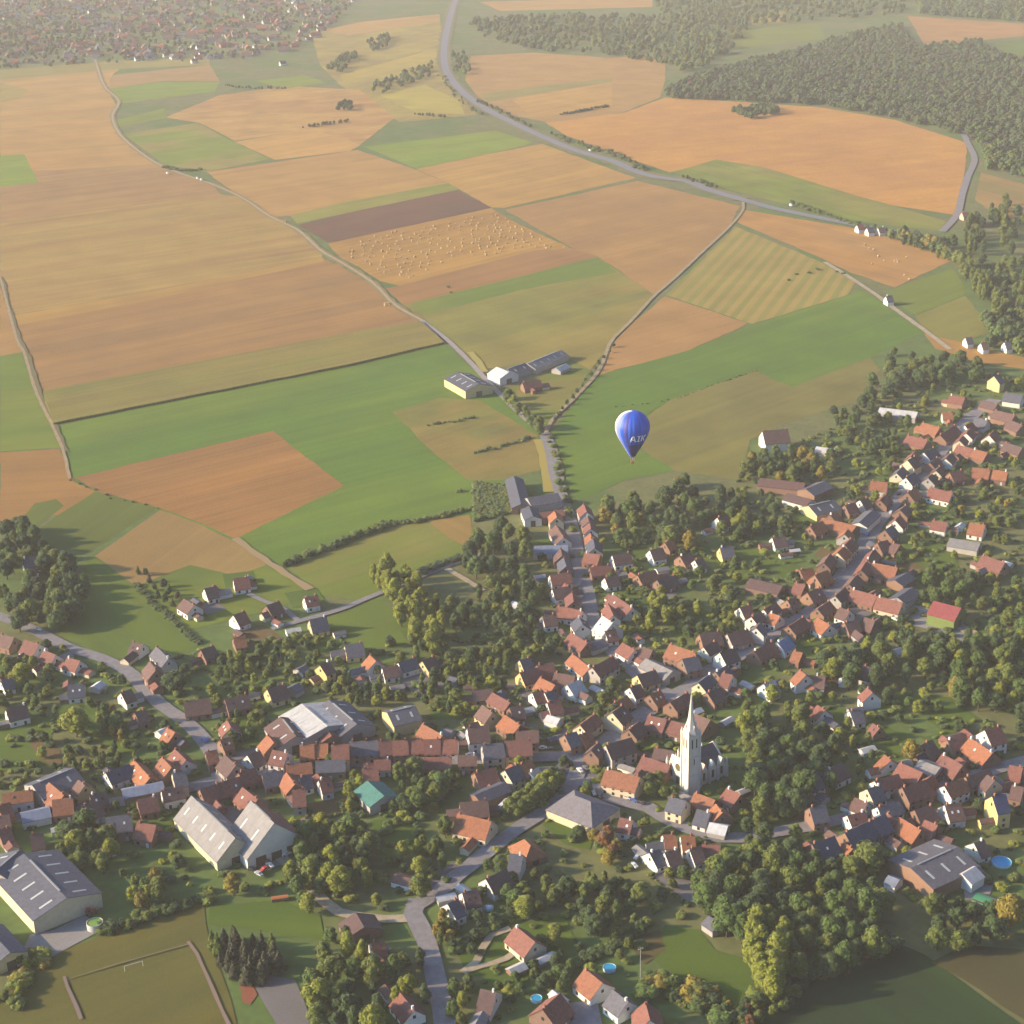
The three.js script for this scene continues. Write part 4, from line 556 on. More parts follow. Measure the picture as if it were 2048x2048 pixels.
// ---------------------------------------------------------------- the hot-air balloon
{
  const D = 18.4, dir = P(1265, 852).sub(camera.position).normalize(), c = camera.position.clone().addScaledVector(dir, 930);
  const bal = group('hot_air_balloon', c.x, c.y, c.z); tag(bal, 'blue and white hot-air balloon with wicker basket above the green field', 'balloon');
  const prof = [[0.02, 8.3], [2.2, 8.15], [4.4, 7.45], [6.4, 6.1], [8.1, 3.9], [9.0, 1.6], [9.2, -0.4], [8.95, -2.4], [8.2, -4.8], [7.0, -7.4], [5.5, -10.2], [3.9, -13], [2.4, -15.6], [1.7, -17]];
  const cv = new THREE.SplineCurve(prof.map(p => new THREE.Vector2(...p))), rows = 40, sil = cv.getPoints(rows);
  const N = 24, blue = mat(COL(0.01, 0.08, 0.55), 0.55), blue2 = mat(COL(0.012, 0.1, 0.62), 0.55), navy = mat(COL(0.02, 0.03, 0.2), 0.6), white = mat(COL(0.75, 0.72, 0.72), 0.6), lilac = mat(COL(0.24, 0.22, 0.58), 0.6), pale = mat(COL(0.12, 0.2, 0.62), 0.6), plum = mat(COL(0.13, 0.06, 0.17), 0.6);
  // gores: angle 0 faces the viewer, negative to the left
  const toCam = Math.atan2(-c.x, -c.z), env = mesh(new THREE.TorusGeometry(1.7, 0.12, 8, 24).rotateX(Math.PI / 2).translate(0, -17, 0), plum, 'mouth_ring', bal);
  for (let k = 0; k < N; k++) {
    const a0 = k / N * 2 * Math.PI, am = (k + 0.5) / N * 360, rel = am > 180 ? am - 360 : am;
    let m = k % 2 ? blue : blue2;
    if (rel < -72 && rel > -170) m = white; else if (rel < -57 && rel > -73) m = lilac; else if (rel < -42 && rel > -58) m = pale; else if (rel < -12 && rel > -29) m = plum.clone();
    if (m !== blue && m !== blue2 && m !== white && m !== lilac && m !== pale) m.color.setRGB(0.05, 0.05, 0.3);
    const pos = [], idx = [], J = 4;
    for (let i = 0; i <= rows; i++) for (let j = 0; j <= J; j++) { const t = j / J, an = toCam + a0 + t * 2 * Math.PI / N, bul = 1 + 0.018 * Math.sin(Math.PI * t), r = sil[i].x * bul; pos.push(Math.sin(an) * r, sil[i].y, Math.cos(an) * r); }
    for (let i = 0; i < rows; i++) for (let j = 0; j < J; j++) { const q = i * (J + 1) + j; idx.push(q, q + J + 1, q + 1, q + 1, q + J + 1, q + J + 2); }
    const g = new THREE.BufferGeometry(); g.setAttribute('position', new THREE.Float32BufferAttribute(pos, 3)); g.setIndex(idx); g.computeVertexNormals();
    mesh(g, m, 'gore', bal);
  }
  // darker skirt band below the lettering
  const skirt = sil.filter(p => p.y < -8.2).map(p => new THREE.Vector2(p.x * 1.022 + 0.02, p.y)); mesh(new THREE.LatheGeometry(skirt, 48, toCam - 0.35, 2.2), mat(COL(0.02, 0.025, 0.16), 0.6, { side: THREE.DoubleSide }), 'lower_panel', bal);
  const font = await new FontLoader().loadAsync('fonts/droid/droid_sans_bold.typeface.json');
  const rAt = y => { let r = 9; for (let i = 0; i < rows; i++) if (sil[i].y >= y && sil[i + 1].y < y) r = sil[i].x; return r; };
  let ang = -0.16;
  for (const chr of ['A', 'I', 'K']) {
    const shp = font.generateShapes(chr, 3.8), pos = [];
    let g = new THREE.ShapeGeometry(shp, 4).toNonIndexed(); const p = g.attributes.position; let x0 = 1e9, x1 = -1e9; for (let i = 0; i < p.count; i++) { x0 = Math.min(x0, p.getX(i)); x1 = Math.max(x1, p.getX(i)); }
    const sub = (a, b, c, d) => { if (d === 0) { for (const v of [a, b, c]) { const y = v.y - 6.4, r = rAt(y) * 1.03 + 0.06, an = toCam + ang + (v.x - x0) / 8.6; pos.push(Math.sin(an) * r, y, Math.cos(an) * r); } return; } const ab = a.clone().lerp(b, 0.5), bc = b.clone().lerp(c, 0.5), ca = c.clone().lerp(a, 0.5); sub(a, ab, ca, d - 1); sub(ab, b, bc, d - 1); sub(ca, bc, c, d - 1); sub(ab, bc, ca, d - 1); };
    for (let i = 0; i < p.count; i += 3) sub(new THREE.Vector3().fromBufferAttribute(p, i), new THREE.Vector3().fromBufferAttribute(p, i + 1), new THREE.Vector3().fromBufferAttribute(p, i + 2), 2);
    const lg = new THREE.BufferGeometry(); lg.setAttribute('position', new THREE.Float32BufferAttribute(pos, 3)); lg.computeVertexNormals();
    mesh(lg, mat(COL(0.72, 0.74, 0.78), 0.6, { side: THREE.DoubleSide }), 'letter', bal); ang += (x1 - x0 + 0.5) / 8.6;
  }
  const bk = mesh(new RoundedBoxGeometry(1.9, 1.5, 1.6, 2, 0.25).translate(0, -20.6, 0), mat(COL(0.34, 0.2, 0.08), 0.9), 'basket', bal);
  mesh(new THREE.TorusGeometry(0.9, 0.09, 6, 16).rotateX(Math.PI / 2).translate(0, -19.8, 0), mat(COL(0.2, 0.1, 0.05), 0.8), 'rim', bk);
  for (const [x, z] of [[-1, -1], [1, -1], [-1, 1], [1, 1]]) {
    const p0 = V(x * 0.85, -19.9, z * 0.7), p1 = V(x * 1.2, -17, z * 1.2); mesh(new THREE.TubeGeometry(new THREE.LineCurve3(p0, p1), 1, 0.045, 5), M2.steel, 'suspension_rope', bal);
  }
  mesh(new THREE.CylinderGeometry(0.3, 0.35, 0.6, 10).translate(0, -18.8, 0), M2.steel, 'burner', bal);
}
// ---------------------------------------------------------------- trees
function inPoly(x, y, p) { let c = false; for (let i = 0, j = p.length - 1; i < p.length; j = i++) if ((p[i][1] > y) !== (p[j][1] > y) && x < (p[j][0] - p[i][0]) * (y - p[i][1]) / (p[j][1] - p[i][1]) + p[i][0]) c = !c; return c; }
function blocked(x, z, r) {
  for (const [bx, bz, l, w, ry] of built) { const dx = x - bx, dz = z - bz; if (Math.abs(dx) + Math.abs(dz) > l + w + 40) continue; const u = dx * Math.cos(ry) - dz * Math.sin(ry), v = dx * Math.sin(ry) + dz * Math.cos(ry); if (Math.abs(u) < l + r && Math.abs(v) < w + r) return true; }
  for (const [rx, rz, w] of roadPts) if ((x - rx) ** 2 + (z - rz) ** 2 < (w + r) ** 2) return true;
  return false;
}
// crown of unit height (base 0, top 1): lobes carrying many small leaf sprays
function crownGeo(kind, leaves, sd) {
  const keep = seed; seed = sd * 7919 + 13;
  const lobes = [];
  if (kind === 'round') { const n = 11; for (let i = 0; i < n; i++) { const a = i * 2.4 + R(-0.4, 0.4), t = (i + 0.5) / n, rr = Math.sin(Math.PI * (0.18 + 0.72 * t)) * R(0.17, 0.27); lobes.push([Math.cos(a) * rr, 0.3 + 0.5 * t + R(-0.05, 0.05), Math.sin(a) * rr, R(0.13, 0.2)]); } lobes.push([0, 0.5, 0, 0.24], [R(-0.05, 0.05), 0.82, R(-0.05, 0.05), 0.15]); }
  if (kind === 'tall') { const n = 13; for (let i = 0; i < n; i++) { const t = (i + 0.5) / n, a = i * 2.4, rr = 0.1 * Math.sin(Math.PI * (0.12 + 0.75 * t)) * R(0.5, 1.3); lobes.push([Math.cos(a) * rr, 0.16 + 0.74 * t, Math.sin(a) * rr, 0.065 + 0.1 * Math.sin(Math.PI * (0.1 + 0.8 * t)) * R(0.7, 1.1)]); } }
  if (kind === 'pine') { const n = 9; for (let i = 0; i < n; i++) { const t = i / (n - 1); for (let k = 0; k < (t < 0.8 ? 3 : 1); k++) { const a = R(0, 6.3), rr = 0.13 * (1 - t); lobes.push([Math.cos(a) * rr, 0.16 + 0.76 * t, Math.sin(a) * rr, 0.045 + 0.11 * (1 - t)]); } } }
  if (kind === 'bush') for (let i = 0; i < 6; i++) { const a = i * 1.2, rr = R(0.15, 0.32); lobes.push([Math.cos(a) * rr, R(0.3, 0.6), Math.sin(a) * rr, R(0.22, 0.34)]); }
  const pos = [], col = [];
  const put = (p, k) => { pos.push(p.x, p.y, p.z); col.push(k[0], k[1], k[2]); };
  const v = new THREE.Vector3(), u = new THREE.Vector3(), w = new THREE.Vector3(), nrm = new THREE.Vector3(), tmp = new THREE.Vector3();
  const core = new THREE.IcosahedronGeometry(1, 1), cp = core.attributes.position;
  for (const [x, y, z, r] of lobes) { const k = R(0.75, 1); for (let i = 0; i < cp.count; i++) { v.fromBufferAttribute(cp, i); const d = r * 0.86 * (0.86 + 0.28 * vnoise(v.x * 3 + x * 50, v.y * 3 + v.z * 3 + y * 50)); put(tmp.set(x + v.x * d, y + v.y * d, z + v.z * d), [k, k, k]); } }
  const tot = lobes.reduce((s, l) => s + l[3] ** 2, 0);
  for (const [x, y, z, r] of lobes) {
    const n = Math.round(leaves * r * r / tot), lk = R(0.8, 1.15);
    for (let i = 0; i < n; i++) {
      const cz = R(-0.75, 1), a = R(0, 6.283), s = Math.sqrt(1 - cz * cz); nrm.set(s * Math.cos(a), cz, s * Math.sin(a));
      const rr = r * R(0.84, 1.14); v.set(x + nrm.x * rr, y + nrm.y * rr, z + nrm.z * rr);
      if (lobes.some(l => l[3] !== r && (v.x - l[0]) ** 2 + (v.y - l[1]) ** 2 + (v.z - l[2]) ** 2 < (l[3] * 0.8) ** 2)) continue;
      nrm.add(tmp.set(R(-0.7, 0.7), R(-0.5, 0.7), R(-0.7, 0.7))).normalize();
      u.set(R(-1, 1), R(-1, 1), R(-1, 1)).cross(nrm).normalize(); w.crossVectors(nrm, u);
      const q = R(0.022, 0.042) * (kind === 'bush' ? 2 : kind === 'tall' ? 0.8 : 1.1), q2 = q * R(0.6, 1), kk = lk * R(0.75, 1.2), c3 = [kk * R(0.95, 1.12), kk, kk * R(0.8, 1.1)];
      const A1 = v.clone().addScaledVector(u, -q).addScaledVector(w, -q2 * 0.4), B1 = v.clone().addScaledVector(u, R(-0.3, 0.3) * q).addScaledVector(w, -q2), C1 = v.clone().addScaledVector(u, q).addScaledVector(w, q2 * R(-0.2, 0.5)), D1 = v.clone().addScaledVector(w, q2);
      put(A1, c3); put(B1, c3); put(C1, c3); put(A1, c3); put(C1, c3); put(D1, c3);
    }
  }
  const g = new THREE.BufferGeometry(); g.setAttribute('position', new THREE.Float32BufferAttribute(pos, 3)); g.setAttribute('color', new THREE.Float32BufferAttribute(col, 3)); g.computeVertexNormals();
  seed = keep; return g;
}
function trunkGeo(h, r) {
  const parts = [new THREE.CylinderGeometry(r * 0.45, r, h, 7, 1).translate(0, h / 2 - 0.005, 0)];
  for (let i = 0; i < 4; i++) { const a = i * 1.7, t = new THREE.CylinderGeometry(r * 0.18, r * 0.4, h * 0.6, 5, 1).translate(0, h * 0.3, 0).rotateZ(0.6).rotateY(a).translate(0, h * (0.5 + 0.1 * i), 0); parts.push(t); }
  return mergeGeometries(parts);
}
const CROWNS = { round: [1, 2, 3, 4, 5].map(s => crownGeo('round', 1500, s)), tall: [11, 12, 13].map(s => crownGeo('tall', 1300, s)), pine: [21, 22].map(s => crownGeo('pine', 1100, s)), bush: [31, 32, 33].map(s => crownGeo('bush', 300, s)) };
const FARS = { round: [41, 42].map(s => crownGeo('round', 260, s)), tall: [51].map(s => crownGeo('tall', 240, s)), pine: [61].map(s => crownGeo('pine', 200, s)), bush: [71].map(s => crownGeo('bush', 110, s)) };
const TRUNK = trunkGeo(0.55, 0.026), barkM = mat(COL(0.09, 0.065, 0.045), 1);
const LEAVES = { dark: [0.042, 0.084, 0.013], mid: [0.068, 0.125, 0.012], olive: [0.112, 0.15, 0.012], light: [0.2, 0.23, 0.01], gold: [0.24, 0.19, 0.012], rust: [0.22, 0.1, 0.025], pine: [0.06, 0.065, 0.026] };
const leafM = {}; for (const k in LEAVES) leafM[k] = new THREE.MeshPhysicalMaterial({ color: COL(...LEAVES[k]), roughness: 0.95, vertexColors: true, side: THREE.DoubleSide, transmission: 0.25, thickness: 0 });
const treeList = [];
// clump: outline on the sheet, kinds and tones, count, height range, spacing, phrase for labels
function clump(poly, n, h0, h1, kinds, tones, sp, where, o = {}) {
  n = Math.round(n * 0.88);
  const xs = poly.map(p => p[0]), ys = poly.map(p => p[1]), x0 = Math.min(...xs), x1 = Math.max(...xs), y0 = Math.min(...ys), y1 = Math.max(...ys), mine = [];
  for (let k = 0; k < n * 30 && mine.length < n; k++) {
    const x = R(x0, x1), y = R(y0, y1); if (!inPoly(x, y, poly)) continue;
    const h = R(h0, h1) * (y > 950 ? 0.8 : 0.9) * (rnd() < 0.2 ? R(0.6, 0.9) : 1), p = P(x, y, h * 0.55);
    if (blocked(p.x, p.z, o.clear ?? 1.5) || mine.some(t => (t.x - p.x) ** 2 + (t.z - p.z) ** 2 < sp * sp)) continue;
    mine.push({ x: p.x, z: p.z, h, kind: pick(kinds), tone: pick(tones), where, stuff: o.stuff });
  }
  treeList.push(...mine);
}
function tree1(x, y, h, kind, tone, where, wide = 1) { h *= 0.85; const p = P(x, y, h * 0.55); treeList.push({ x: p.x, z: p.z, h, kind, tone, where, wide, solo: 1 }); }
const DK = ['dark', 'dark', 'mid', 'olive'], MX = ['dark', 'mid', 'olive', 'olive', 'light'], LT = ['light', 'light', 'olive', 'gold'];
const rd = ['round'], rt = ['round', 'round', 'tall'];
clump([[0, 1050], [50, 1040], [90, 1090], [165, 1125], [172, 1190], [110, 1255], [0, 1235]], 66, 14, 19, rd, ['dark', 'dark', 'olive', 'mid', 'mid'], 5, 'the wood beside the left road');
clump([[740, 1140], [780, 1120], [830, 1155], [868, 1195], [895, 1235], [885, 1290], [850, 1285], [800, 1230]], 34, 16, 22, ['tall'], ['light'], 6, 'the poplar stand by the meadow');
clump([[945, 1075], [1000, 1045], [1050, 1070], [1050, 1135], [965, 1150], [935, 1125]], 22, 15, 20, rd, ['dark', 'mid', 'olive'], 7.5, 'the grove left of the blue-roofed farm');
clump([[1000, 1150], [1060, 1140], [1080, 1180], [1040, 1265], [960, 1245], [905, 1240], [900, 1205]], 34, 12, 17, rt, DK, 7, 'the grove left of the village road');
clump([[500, 1290], [560, 1270], [640, 1290], [640, 1325], [520, 1365], [420, 1340], [430, 1320]], 30, 7, 11, rt, MX, 6, 'the gardens below the meadow lane');
clump([[690, 1350], [760, 1350], [800, 1390], [720, 1405], [660, 1370]], 18, 7, 11, rt, MX, 6, 'the gardens behind the factory');
clump([[820, 1270], [900, 1300], [930, 1360], [900, 1420], [850, 1400], [830, 1330]], 24, 8, 13, rt, MX, 6, 'the gardens below the poplar stand');
clump([[900, 1320], [960, 1290], [1020, 1300], [1010, 1370], [930, 1385]], 22, 8, 13, rt, MX, 6, 'the gardens left of the crossroads');
clump([[990, 1225], [1060, 1240], [1130, 1290], [1060, 1310], [1000, 1290]], 18, 9, 14, rt, MX, 6.5, 'the gardens above the crossroads');
clump([[1185, 1015], [1230, 995], [1280, 990], [1320, 1000], [1340, 960], [1375, 955], [1410, 1005], [1390, 1085], [1300, 1072], [1230, 1072]], 44, 13, 19, rd, ['dark', 'dark', 'mid', 'olive', 'gold'], 8, 'the wood below the green field');
clump([[1500, 905], [1570, 893], [1660, 903], [1680, 948], [1560, 955], [1490, 930]], 30, 11, 16, rt, ['dark', 'mid', 'olive', 'gold'], 7, 'the trees below the field-edge house');
clump([[1400, 1000], [1450, 965], [1520, 1000], [1570, 1010], [1600, 1060], [1500, 1070], [1420, 1060]], 32, 9, 15, rd, DK, 7, 'the trees above the village lawn');
clump([[1370, 1150], [1450, 1155], [1500, 1210], [1480, 1260], [1370, 1260], [1335, 1220]], 26, 8, 14, rt, MX, 7, 'the gardens left of main street');
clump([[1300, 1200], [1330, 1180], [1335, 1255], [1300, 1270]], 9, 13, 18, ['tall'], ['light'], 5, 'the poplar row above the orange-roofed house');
clump([[1740, 712], [1800, 692], [1880, 702], [1960, 722], [1960, 750], [1860, 760], [1780, 780], [1735, 790], [1722, 828]], 40, 12, 18, rd, ['dark', 'dark', 'mid', 'olive'], 8, 'the upper right village wood');
clump([[1900, 480], [1960, 420], [2020, 400], [2048, 420], [2048, 700], [2000, 650], [1975, 560], [1920, 520]], 46, 13, 20, rt, ['dark', 'mid', 'olive'], 10, 'the far right valley trees');
clump([[1915, 500], [1950, 520], [2000, 585], [2022, 610], [2010, 632], [1975, 600], [1930, 545]], 34, 15, 20, ['tall'], ['olive'], 5, 'the curving poplar row at right');
clump([[1925, 470], [1945, 430], [1962, 440], [1945, 500]], 12, 15, 20, ['tall', 'round'], ['olive', 'mid'], 6, 'the bank beside the far road');
clump([[1995, 400], [2012, 395], [2022, 470], [2005, 490]], 12, 15, 20, ['tall'], ['olive'], 5, 'the upright poplar row at right');
clump([[1985, 540], [2005, 500], [2048, 570], [2048, 600], [2020, 580]], 16, 14, 19, ['tall'], ['olive'], 6, 'the outer poplar row at right');
clump([[1640, 1310], [1720, 1290], [1800, 1270], [1880, 1282], [1960, 1255], [2048, 1220], [2048, 1420], [1960, 1400], [1880, 1350], [1780, 1345], [1690, 1360]], 80, 14, 20, rt, ['dark', 'dark', 'mid', 'olive', 'light'], 8, 'the wood below the green depot');
clump([[1496, 1425], [1530, 1405], [1560, 1480], [1640, 1500], [1680, 1555], [1560, 1620], [1512, 1610], [1500, 1500]], 44, 13, 19, rd, ['dark', 'dark', 'mid', 'mid', 'olive'], 7, 'the wood right of the church');
clump([[1570, 1420], [1620, 1390], [1700, 1440], [1660, 1500], [1580, 1490]], 16, 9, 14, rt, MX, 7, 'the gardens past the church wood');
clump([[1395, 1755], [1450, 1710], [1560, 1690], [1700, 1725], [1775, 1790], [1765, 1880], [1680, 1925], [1600, 1940], [1530, 1895], [1440, 1830]], 95, 14, 20, rd, ['dark', 'dark', 'mid', 'mid', 'olive', 'olive'], 7, 'the large lower right wood');
clump([[1390, 1750], [1430, 1720], [1470, 1760], [1500, 1830], [1460, 1850], [1420, 1810]], 16, 15, 20, rd, ['dark', 'mid', 'mid', 'olive'], 6, 'the left edge of the large wood');
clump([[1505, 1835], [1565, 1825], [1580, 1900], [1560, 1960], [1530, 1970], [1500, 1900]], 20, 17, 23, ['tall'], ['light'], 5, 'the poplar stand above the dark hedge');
clump([[1850, 1805], [1900, 1785], [1990, 1815], [1990, 1875], [1880, 1885]], 22, 12, 16, rd, ['dark', 'dark', 'olive'], 7.5, 'the copse below the blue-grey hall');
clump([[590, 1665], [700, 1645], [738, 1680], [740, 1755], [640, 1760], [585, 1705]], 42, 12, 18, rt, ['dark', 'mid', 'olive', 'olive', 'light'], 6, 'the copse by the broad warehouse');
clump([[100, 1645], [190, 1622], [240, 1680], [205, 1735], [120, 1705]], 26, 11, 16, rt, MX, 6.5, 'the copse right of the huge barn');
clump([[255, 1765], [310, 1742], [322, 1790], [270, 1800]], 9, 10, 13, rt, ['olive', 'light', 'gold', 'mid'], 5, 'the clump above the sports ground');
clump([[412, 1875], [470, 1862], [555, 1885], [560, 1930], [480, 1955], [432, 1915]], 44, 11, 15, ['pine'], ['pine', 'pine', 'olive'], 4.6, 'the pine block beside the sports ground');
clump([[625, 1960], [660, 1865], [700, 1872], [760, 1905], [840, 1895], [850, 1990], [765, 1995], [740, 2048], [625, 2048]], 52, 12, 18, rt, ['dark', 'dark', 'mid', 'olive', 'light'], 6.5, 'the wood left of the lower road');
clump([[560, 1742], [640, 1722], [660, 1780], [620, 1805], [560, 1790]], 15, 10, 14, rd, ['mid', 'olive', 'light'], 6, 'the trees ending the pale track');
clump([[800, 1700], [850, 1665], [880, 1675], [895, 1720], [825, 1738]], 12, 9, 13, rt, ['olive', 'mid', 'light'], 6, 'the trees left of the orange farmhouse');
clump([[1120, 1765], [1200, 1745], [1290, 1790], [1280, 1895], [1185, 1850]], 32, 10, 15, rt, ['dark', 'mid', 'olive', 'olive'], 6.5, 'the gardens left of the lower wood');
clump([[860, 1855], [888, 1825], [905, 1865], [885, 1895]], 6, 8, 12, rt, ['gold', 'olive', 'mid'], 4, 'the bank beside the lower road');
clump([[880, 1950], [950, 1960], [930, 2040], [900, 2048]], 10, 8, 11, rt, ['olive', 'mid', 'light'], 5, 'the bottom gardens beside the lower road');
clump([[1010, 1940], [1120, 1900], [1160, 1940], [1120, 1980], [1040, 1980]], 18, 6, 10, rd, ['dark', 'mid', 'olive'], 6, 'the bottom gardens below the gravel drive');
clump([[1185, 1670], [1215, 1650], [1240, 1680], [1215, 1720]], 7, 9, 12, rd, ['gold', 'gold', 'rust'], 5, 'the golden trees below the village hall');
clump([[1000, 1730], [1090, 1740], [1110, 1800], [1060, 1830], [1010, 1790]], 14, 8, 13, rt, MX, 6, 'the gardens behind the lower slate house');
clump([[200, 1420], [240, 1400], [245, 1470], [215, 1480]], 9, 9, 14, rt, ['gold', 'olive', 'mid'], 5, 'the row by the weeping tree');
clump([[130, 1490], [240, 1490], [300, 1500], [250, 1530], [140, 1535]], 14, 7, 11, rt, MX, 6, 'the gardens behind the west street');
clump([[440, 1420], [520, 1400], [540, 1440], [480, 1480], [430, 1460]], 14, 6, 10, rt, MX, 6, 'the gardens left of the factory');
clump([[690, 1560], [720, 1540], [730, 1580], [700, 1610]], 7, 9, 13, rt, ['light', 'olive', 'mid'], 5, 'the trees left of the teal workshop');
clump([[790, 1540], [850, 1520], [900, 1550], [870, 1600], [800, 1600]], 16, 10, 15, rd, ['dark', 'mid', 'olive'], 7, 'the trees right of the teal workshop');
clump([[1180, 1380], [1230, 1360], [1240, 1420], [1190, 1420]], 8, 9, 13, rd, ['dark', 'olive', 'mid'], 6, 'the trees left of the cream gable');
clump([[1850, 1130], [1920, 1140], [1990, 1180], [2040, 1150], [2040, 1200], [1950, 1210], [1860, 1190]], 26, 10, 15, rd, ['dark', 'mid', 'olive'], 8, 'the trees behind the green depot');
clump([[1880, 990], [2040, 960], [2045, 1040], [1990, 1060], [1900, 1020]], 22, 8, 13, rd, ['dark', 'mid', 'olive', 'gold'], 8, 'the gardens right of main street');
clump([[1660, 820], [1760, 800], [1820, 840], [1800, 900], [1700, 900]], 28, 9, 14, rt, DK, 8, 'the gardens below the long white barn');
clump([[1290, 1560], [1330, 1540], [1330, 1600], [1300, 1610]], 6, 8, 12, rd, ['dark', 'olive'], 5, 'the trees left of the church');
clump([[1660, 1470], [1760, 1470], [1760, 1540], [1680, 1540]], 12, 7, 11, rt, MX, 7, 'the gardens above the east street');
clump([[1480, 1640], [1600, 1600], [1620, 1660], [1500, 1680]], 16, 9, 14, rd, ['dark', 'mid', 'olive'], 7, 'the trees along the east street');
clump([[0, 1290], [90, 1320], [120, 1360], [40, 1390], [0, 1400]], 14, 7, 12, rd, MX, 7, 'the gardens below the left road');
clump([[260, 1110], [285, 1165], [330, 1200], [365, 1215], [350, 1170], [300, 1150]], 12, 6, 9, ['pine', 'round'], ['dark', 'mid', 'pine'], 5, 'the row left of the white gable');
clump([[940, 1790], [1000, 1810], [1000, 1850], [900, 1900], [890, 1860]], 12, 6, 9, rd, ['dark', 'mid'], 6, 'the hedge above the gravel drive');
clump([[1520, 2010], [1560, 1985], [1610, 1960], [1600, 1990], [1480, 2060]], 14, 6, 8, rd, ['rust', 'olive', 'dark'], 4, 'the dark hedge at the bottom edge');
for (let i = 0; i < 14; i++) { const t = i / 13, k = i % 2; tree1(1022 + 82 * t + k * 12, 1610 - 62 * t + k * 10, R(10, 12), 'round', pick(['olive', 'light', 'olive']), 'the clipped row left of the village hall'); }
for (let i = 0; i < 13; i++) { const t = i / 12; tree1(1010 + 75 * t + R(-6, 6), 785 + 75 * t + R(-5, 5), R(9, 14), pick(['tall', 'round']), pick(['olive', 'light', 'mid']), 'the row below the farm lane'); }
for (let i = 0; i < 14; i++) { const t = i / 13; tree1(1226 - 118 * t + R(-3, 3), 690 + 148 * t, R(3.5, 6.5), pick(['round', 'round']), pick(['dark', 'olive', 'mid']), 'the row along the narrow lane'); }
tree1(150, 1440, 20, 'round', 'light', 'the lawn left of the weeping row', 1.25); tree1(42, 1345, 15, 'round', 'light', 'the garden below the left road', 1.1); tree1(347, 1362, 16, 'round', 'dark', 'the roadside right of the orange-lit house', 1.1);
tree1(1493, 1445, 19, 'round', 'light', 'the churchyard edge', 1); tree1(1522, 1640 - 30, 15, 'round', 'olive', 'the lane right of the church', 1); tree1(2022, 1818, 20, 'round', 'gold', 'the yard below the blue-grey hall', 1.2);
tree1(1738, 1715, 18, 'round', 'olive', 'the garden left of the blue-grey hall', 1.3); tree1(1912, 1375, 16, 'tall', 'gold', 'the dark wood edge', 1.4); tree1(1822, 1500, 15, 'round', 'gold', 'the lane behind the east street', 1.1);
tree1(1480, 1040, 14, 'round', 'light', 'the white house in the wood', 1); tree1(1565, 1045, 13, 'round', 'olive', 'the grey barns', 1.1); tree1(1050, 1812, 14, 'tall', 'light', 'the lawn above the red-roofed villa', 1.5);
tree1(842, 1770, 14, 'round', 'olive', 'the junction of the two lower roads', 1); tree1(890, 1650, 14, 'round', 'olive', 'the orange-tiled farmhouse', 1); tree1(465, 1765, 14, 'tall', 'gold', 'the scrap yard', 1.4);
tree1(1545, 1385, 12, 'tall', 'light', 'the pale cottage', 1.4); tree1(1600, 1430, 15, 'tall', 'olive', 'the brown house by the gardens', 1.5); tree1(660, 1520, 10, 'round', 'mid', 'the west street front', 1); tree1(1685, 1330, 14, 'tall', 'olive', 'the wood corner', 1.5); tree1(1660, 1310, 14, 'tall', 'light', 'the wood corner by the street', 1.5);
// build them: the largest stand as things, the rest as one mass
const ORD = ['', 'second', 'third', 'fourth', 'fifth', 'sixth', 'seventh', 'eighth', 'ninth', 'tenth', 'eleventh', 'twelfth', 'thirteenth', 'fourteenth', 'fifteenth', 'sixteenth', 'seventeenth', 'eighteenth', 'nineteenth', 'twentieth', 'twenty-first', 'twenty-second', 'twenty-third', 'twenty-fourth', 'twenty-fifth', 'twenty-sixth', 'twenty-seventh', 'twenty-eighth', 'twenty-ninth', 'thirtieth'];
for (const t of treeList) { const v = V(t.x, t.h * 0.55, t.z); t.size = t.h / v.distanceTo(camera.position); t.s = toSheet(v); t.vis = t.s[0] > -20 && t.s[0] < 2068 && t.s[1] > -20 && t.s[1] < 2080; }
const KINDN = { round: 'broadleaf_tree', tall: 'poplar_tree', pine: 'pine_tree' }, KINDW = { round: 'broadleaf tree', tall: 'poplar', pine: 'pine' }, TONEW = { dark: 'dark green', mid: 'mid green', olive: 'olive green', light: 'yellow-green', gold: 'golden', rust: 'rust-brown', pine: 'grey-green' };
const masses = {};
function pushMass(key, kind, tone, x, z, h, w) { (masses[key + '|' + kind + '|' + tone] ||= []).push([x, z, h, w]); }
for (const kind of ['round', 'tall', 'pine']) {
  const all = treeList.filter(t => t.kind === kind && t.vis).sort((a, b) => (b.solo ? 1 : 0) - (a.solo ? 1 : 0) || b.size - a.size);
  all.forEach((t, i) => { t.own = i < 295; if (!t.own) pushMass('woodland', kind, t.tone, t.x, t.z, t.h, 1); });
}
const byWhere = {};
for (const t of treeList) if (t.own) {
  const ws = (t.wide || 1) * R(0.78, 1.22), g = group(KINDN[t.kind], t.x, 0, t.z, R(0, 6.28));
  g.scale.set(t.h * ws, t.h, t.h * ws);
  mesh(TRUNK, barkM, 'trunk', g); mesh(pick(CROWNS[t.kind]), leafM[t.tone], 'crown', g);
  (byWhere[t.where + '|' + t.kind + '|' + t.tone] ||= []).push([t, g]);
}
for (const k in byWhere) {
  const [where, kind, tone] = k.split('|'), a = byWhere[k].sort((p, q) => p[0].s[0] - q[0].s[0]), base = `${TONEW[tone]} ${KINDW[kind]} in ${where}`, cat = kind === 'pine' ? 'pine' : kind === 'tall' ? 'poplar' : 'tree';
  a.forEach(([t, g], i) => tag(g, (a.length > 1 ? (i ? ORD[i] + ' from left ' : 'leftmost ') : '') + (t.solo && a.length === 1 ? base.replace(' in the ', ' at the ') : base), cat, 'trees of ' + where));
}
